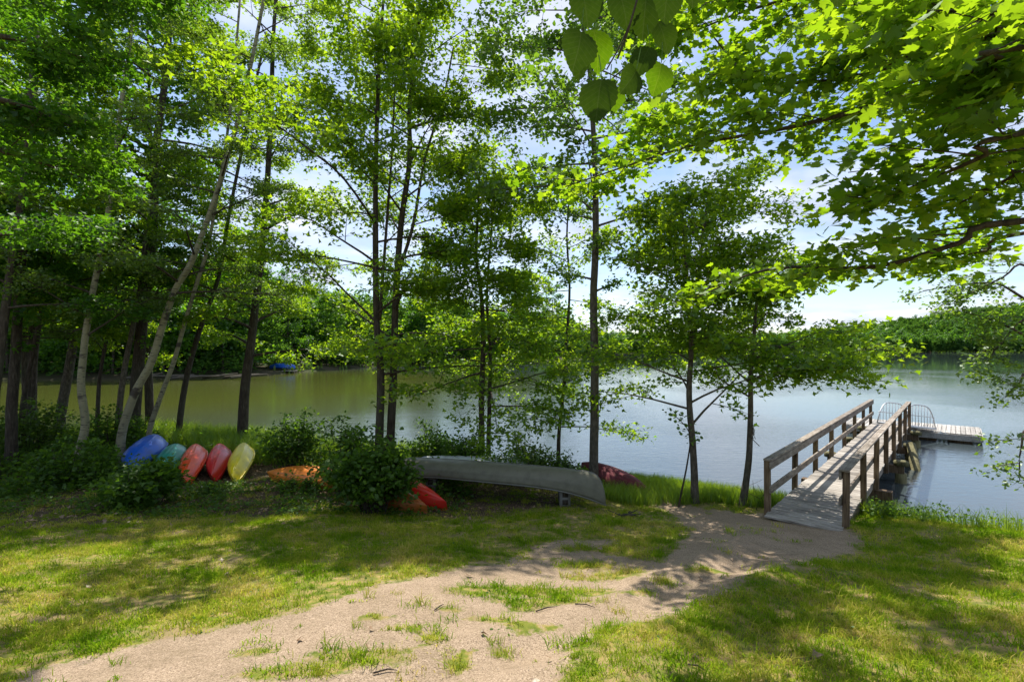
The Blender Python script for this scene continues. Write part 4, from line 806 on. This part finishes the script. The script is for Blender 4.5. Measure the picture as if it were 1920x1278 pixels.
# blades: bank grass
def blades(name, label, pts, h, w, mat, lean=.3, per=5, hv=.5):
    n = len(pts)*per; base = np.repeat(pts, per, 0)+rng.normal(0, .05, (n, 2)); z = gh(base[:, 0], base[:, 1]); hh = h*(1-hv+2*hv*rng.random(n)*.8)
    a = rng.uniform(0, 6.28, n); u = np.stack([np.cos(a), np.sin(a), 0*a], -1); ln = rng.normal(0, lean, (n, 3))*np.array([1, 1, 0]); B_ = np.stack([base[:, 0], base[:, 1], z-.01], -1)
    m1 = B_+np.array([0, 0, 1])*(hh*.55)[:, None]+ln*(hh*.25)[:, None]; tp = B_+np.array([0, 0, 1])*hh[:, None]+ln*(hh*.9)[:, None]
    v = np.stack([B_-u*w, B_+u*w, m1+u*w*.8, m1-u*w*.8, tp], 1); k = np.arange(n)[:, None]*5; bf = Buf(); bf.add(v, k+np.array([[0, 1, 2, 3]])); bf.f.append(k+np.array([[3, 2, 4]]))
    o = obj(name, bf, mat, kind='stuff'); tag(o, label, 'grass'); return o
walk = np.array([D(-.8, .08, 0)[:2], D(-.8, -WD-.08, 0)[:2], D(9, -WD-.08, 0)[:2], D(9, .08, 0)[:2]])
p = fieldpts(9000, (1.9, 7.5), (8.8, 14.5), lambda x, y: (sdist(x, y) > -.12) & (y > 9.75-.28*(x-4)+.1*np.sin(x*5)-.4*(x < 3)) & (poly_sd(x, y, walk) < 0)); blades('shore_grass', 'bright green grass along the water edge left of the walkway', p, .24, .005, M['reed'], .35, 7)
p = fieldpts(9000, (-16, -2), (13.6, 19.5), lambda x, y: (sdist(x, y) > -.1) & (sdist(x, y) < 3.2) & (rng.random(len(x)) < .8)); blades('tall_grass', 'tall soft grass at the shaded water edge behind the boats', p, .62, .009, M['reed'], .35, 5)
p = fieldpts(2600, (5.9, 13), (3.5, 11), lambda x, y: (sdist(x, y) > -.05) & (sdist(x, y) < 1.6) & (poly_sd(x, y, walk) < 0)); blades('bank_grass', 'long grass among weeds on the bank right of the walkway', p, .33, .005, M['reed'], .35, 6)
rp_ = np.array([(x, y) for x, y in fieldpts(9000, (200, 900), (500, 580), lambda x, y: (np.abs(sdist(x, y)-1.5) < 3))]); blades('marsh_grass', 'pale marsh grass strip along the far shore', rp_, 1.6, .9, M['reed'], .3, 3)
rp_ = fieldpts(1500, (-45, 5), (70, 126), lambda x, y: (np.abs(sdist(x, y)-.6) < 1.2)); blades('reed_fringe', 'light reeds along the cove bank', rp_, .8, .12, M['reed'], .3, 4)

p = fieldpts(1500, (-7, 7), (2.3, 8.5), lambda x, y: (lf(x*3+1, y*3) > 1.15) & (fields(x, y)[0] < .35)); cover('lawn_weeds', 'small broad-leaved weeds dotted through the lawn', p, .045, .028, M['bush'], 6)
q = fieldpts(26000, (-95, 12), (50, 136), lambda x, y: (sdist(x, y) > .1) & (sdist(x, y) < 5.5)); q = q[~((q[:, 0] > -37) & (q[:, 0] < -27) & (q[:, 1] > 68) & (q[:, 1] < 90))]; cover('shore_scrub', 'leafy scrub down to the waterline of the cove', q, 3.0, .5, M['far'], 5, 'dia')
# lawn tufts
def tuft(seed, n, h, w, spread, mat):
    r_ = np.random.default_rng(seed); bf = Buf(); b0 = r_.normal(0, spread, (n, 3))*np.array([1, 1, 0]); a = r_.uniform(0, 6.28, n); u = np.stack([np.cos(a), np.sin(a), 0*a], -1); ln = r_.normal(0, .7, (n, 3))*np.array([1, 1, 0]); hh = h*r_.uniform(.4, 1.2, n)
    m1 = b0+np.array([0, 0, 1])*(hh*.6)[:, None]+ln*(hh*.3)[:, None]; tp = b0+np.array([0, 0, 1])*(hh*.9)[:, None]+ln*(hh*1.0)[:, None]
    v = np.stack([b0-u*w, b0+u*w, m1+u*w*.8, m1-u*w*.8, tp], 1); k = np.arange(n)[:, None]*5; bf.add(v, k+np.array([[0, 1, 2, 3]])); bf.f.append(k+np.array([[3, 2, 4]])); me = bf.mesh('tuft'); me.materials.append(mat); return me
TF = [tuft(s_, n_, h_, w_, sp_, M['grass']) for s_, n_, h_, w_, sp_ in ((1, 34, .050, .0028, .05), (2, 40, .038, .003, .06), (3, 26, .075, .0028, .035), (4, 14, .035, .0036, .03))]
r = np.random.default_rng(8)
q = np.stack([r.uniform(-13, 11, 90000), r.uniform(1.6, 12, 90000)], -1); x, y = q.T
inf = (np.abs(x) < y*1.15+.6); pa_, li_ = fields(x, y); nz_ = np.sin(x*3.1+np.sin(y*2.3))*np.sin(y*3.7+np.sin(x*1.9))*.5+.5; nf = np.sin(x*9+np.sin(y*7)*2)*np.sin(y*11+np.sin(x*8)*2)*.5+.5
dens = np.clip((.55-pa_-.35*(nf-.5))*2.6, .05*(pa_ > .5)*(nf > .5), 1)*(1-.55*li_)*(.5+.5*nf)*(.6+.4*nz_)
bare = np.sin(x*2.1+np.sin(y*1.7)*1.6+.7)*np.sin(y*2.6+np.sin(x*1.3)*2); dens *= np.clip(1.25-y/11, .3, 1)*np.clip(1.15-1.5*np.clip(bare-.35, 0, 1), .15, 1)
keepm = inf & (r.random(len(x)) < dens) & (sdist(x, y) > .1) & (poly_sd(x, y, walk) < 0); q = q[keepm]; n_ = len(q)
lawn = scatter('lawn_grass', np.stack([q[:, 0], q[:, 1], gh(q[:, 0], q[:, 1])-.003], -1), r.uniform(0, 6.28, n_), r.uniform(.7, 1.35, n_), r.integers(0, 4, n_), TF); tag(lawn, 'short patchy lawn grass on the slope', 'grass')
print('tufts', n_)
# fallen leaves + pebbles
def litter_proto(seed):
    r_ = np.random.default_rng(seed); T_, F_ = TPL['maple']; T2 = T_.copy(); T2[:, 2] += r_.uniform(0, .25, len(T2)); bf = Buf(); bf.add(T2, F_); me = bf.mesh('litter_leaf'); me.materials.append(M['dry']); return me
q = np.stack([r.uniform(-15, 3, 14000), r.uniform(2.5, 14, 14000)], -1); pa_, li_ = fields(*q.T); keepm = (r.random(len(q)) < .03+.55*li_*(pa_ < .5)) & (sdist(*q.T) > .3); q = q[keepm]; n_ = len(q)
o = scatter('fallen_leaves', np.stack([q[:, 0], q[:, 1], gh(*q.T)+.012], -1), r.normal(0, .35, (n_, 3))+np.stack([0*q[:, 0], 0*q[:, 0], r.uniform(0, 6.28, n_)], -1), r.uniform(.035, .09, n_), r.integers(0, 3, n_), [litter_proto(k) for k in range(3)]); tag(o, 'dry fallen leaves littering the shaded ground', 'leaves')
def peb(seed):
    r_ = np.random.default_rng(seed); ph = [(0, 0, 1), (0, 0, -1), (1, 0, 0), (-1, 0, 0), (0, 1, 0), (0, -1, 0)]; v = np.array(ph)*r_.uniform(.6, 1.1, (6, 1))*np.array([1, .8, .5]); bf = Buf(); bf.add(v, [[0, 2, 4], [0, 4, 3], [0, 3, 5], [0, 5, 2], [1, 4, 2], [1, 3, 4], [1, 5, 3], [1, 2, 5]]); me = bf.mesh('pebble', smooth=True); me.materials.append(M['pebble']); return me
q = np.stack([r.uniform(-5, 6, 60000), r.uniform(1.7, 9, 60000)], -1); pa_, li_ = fields(*q.T); keepm = (pa_ > .5) & (r.random(len(q)) < 1.1/q[:, 1]); q = q[keepm]; n_ = len(q)
o = scatter('gravel', np.stack([q[:, 0], q[:, 1], gh(*q.T)], -1), r.uniform(0, 6.28, n_), r.uniform(.002, .0065, n_), r.integers(0, 3, n_), [peb(k) for k in range(3)]); tag(o, 'fine gravel and grit on the sandy path', 'gravel')
# twigs on the path
for k, (x0, y0, x1, y1, lab) in enumerate(((1078, 1134, 1116, 1142, 'short dark twig on the path right of the grass patch'), (1005, 1148, 1045, 1140, 'thin dark stick on the path below the grass patch'), (815, 1146, 832, 1138, 'small stick on the middle of the path'), (700, 1268, 745, 1262, 'stick lying at the bottom edge of the path'), (1290, 1250, 1325, 1265, 'broken twig in the grass right of the path'))):
    a = G(x0, y0)+np.array([0, 0, .012]); b_ = G(x1, y1)+np.array([0, 0, .012]); m_ = (a+b_)/2+np.array([.01, .02, .004])
    tag(obj('stick', Buf().tube([a, m_, b_], [.006, .005, .002], 6), M['bark'], loc=a), lab, 'stick')
dbr = Buf(); c = G(1170, 968)
for k in range(7): a = rng.uniform(0, 6.28); dbr.tube([c+np.array([0, 0, .03])+rng.normal(0, .05, 3)*np.array([1, 1, .2]), c+np.array([math.cos(a)*.2, math.sin(a)*.15, .05]), c+np.array([math.cos(a)*.32, math.sin(a)*.2, .02+.08*rng.random()])], [.014, .01, .004], 6)
tag(obj('driftwood', dbr, M['bark'], loc=c), 'small heap of dead branches on the lawn right of the canoe', 'driftwood')

# ------------------------------------------------------------------ small far things
c = np.array([(520-CX)/F*74, 74, WZ]); t = thing('small_dock', 'little dock across the cove', 'dock', c)
for k in range(10): obj('plank', Buf().box(c+np.array([-3.2+k*.62, 0, .35]), (.58, 2.4, .07)), M['float'], t)
for sx in (-3, 0, 3): obj('leg', Buf().tube([c+np.array([sx, -1, -.8]), c+np.array([sx, -1, .31])], .07, 6), M['bark'], t)
t2, *_ = boat('rowing_boat', 'boat under a bright blue cover beside the little dock across the cove', 'boat', c+np.array([-1.4, .3, .75]), c+np.array([2.6, .3, .75]), 'kayak', 1.5, .75, H['blue'], H['blue'], R(-10))
c = np.array([(582-CX)/F*84, 84., 0]); c[2] = WZ+.3; t = thing('staircase', 'pale wooden steps going up the bank right of the blue boat', 'stairs', c)
for k in range(7): obj('step', Buf().box(c+np.array([-.35*k, .3*k, .26*k]), (.5, 1.3, .06)), M['float'], t)
for sy in (-.65, .65): obj('stringer', Buf().tube([c+np.array([.2, sy-.1, -.3]), c+np.array([-2.4, sy+1.9, 1.6])], .07, 5), M['float'], t); obj('handrail', Buf().tube([c+np.array([.2, sy-.1, .8]), c+np.array([-2.4, sy+1.9, 2.6])], .05, 5), M['float'], t)
for k in range(8):
    x = (230+k*29+rng.normal(0, 5)-CX)/F*57.5; a = rng.uniform(-.4, .4); c = np.array([x, 57.6+rng.uniform(-.5, .5), WZ+.2])
    if sdist(c[0], c[1]) < -3: c[1] += 1
    tag(obj('fallen_log', Buf().tube([c, c+np.array([2*math.cos(a), math.sin(a), .25]), c+np.array([4.2*math.cos(a), 2*math.sin(a), .6*rng.random()])], [.16, .14, .07], 7), M['bark_grey'], loc=c), 'bleached log washed up on the far bank of the cove', 'log', 'bleached logs on the far bank of the cove')
c = np.array([(1602-CX)/F*105, 105, WZ]); t = thing('buoy', 'tiny white buoy floating in the reflection of the far hill', 'buoy', c)
zz_ = np.linspace(-1, 1, 9); obj('ball', Buf().tube([c+np.array([0, 0, .12+.24*z_]) for z_ in zz_], [.24*math.sqrt(max(1-z_*z_, .01)) for z_ in zz_], 10), M['white'], t, smooth=True); obj('ring', Buf().tube([c+np.array([0, 0, .36]), c+np.array([0, 0, .46])], .03, 6), M['alu'], t)

print('TRIS', sum(len(o.data.loops)-2*len(o.data.polygons) for o in SC.objects if o.type=='MESH' and o.name.split('.')[0] not in ('x',)))
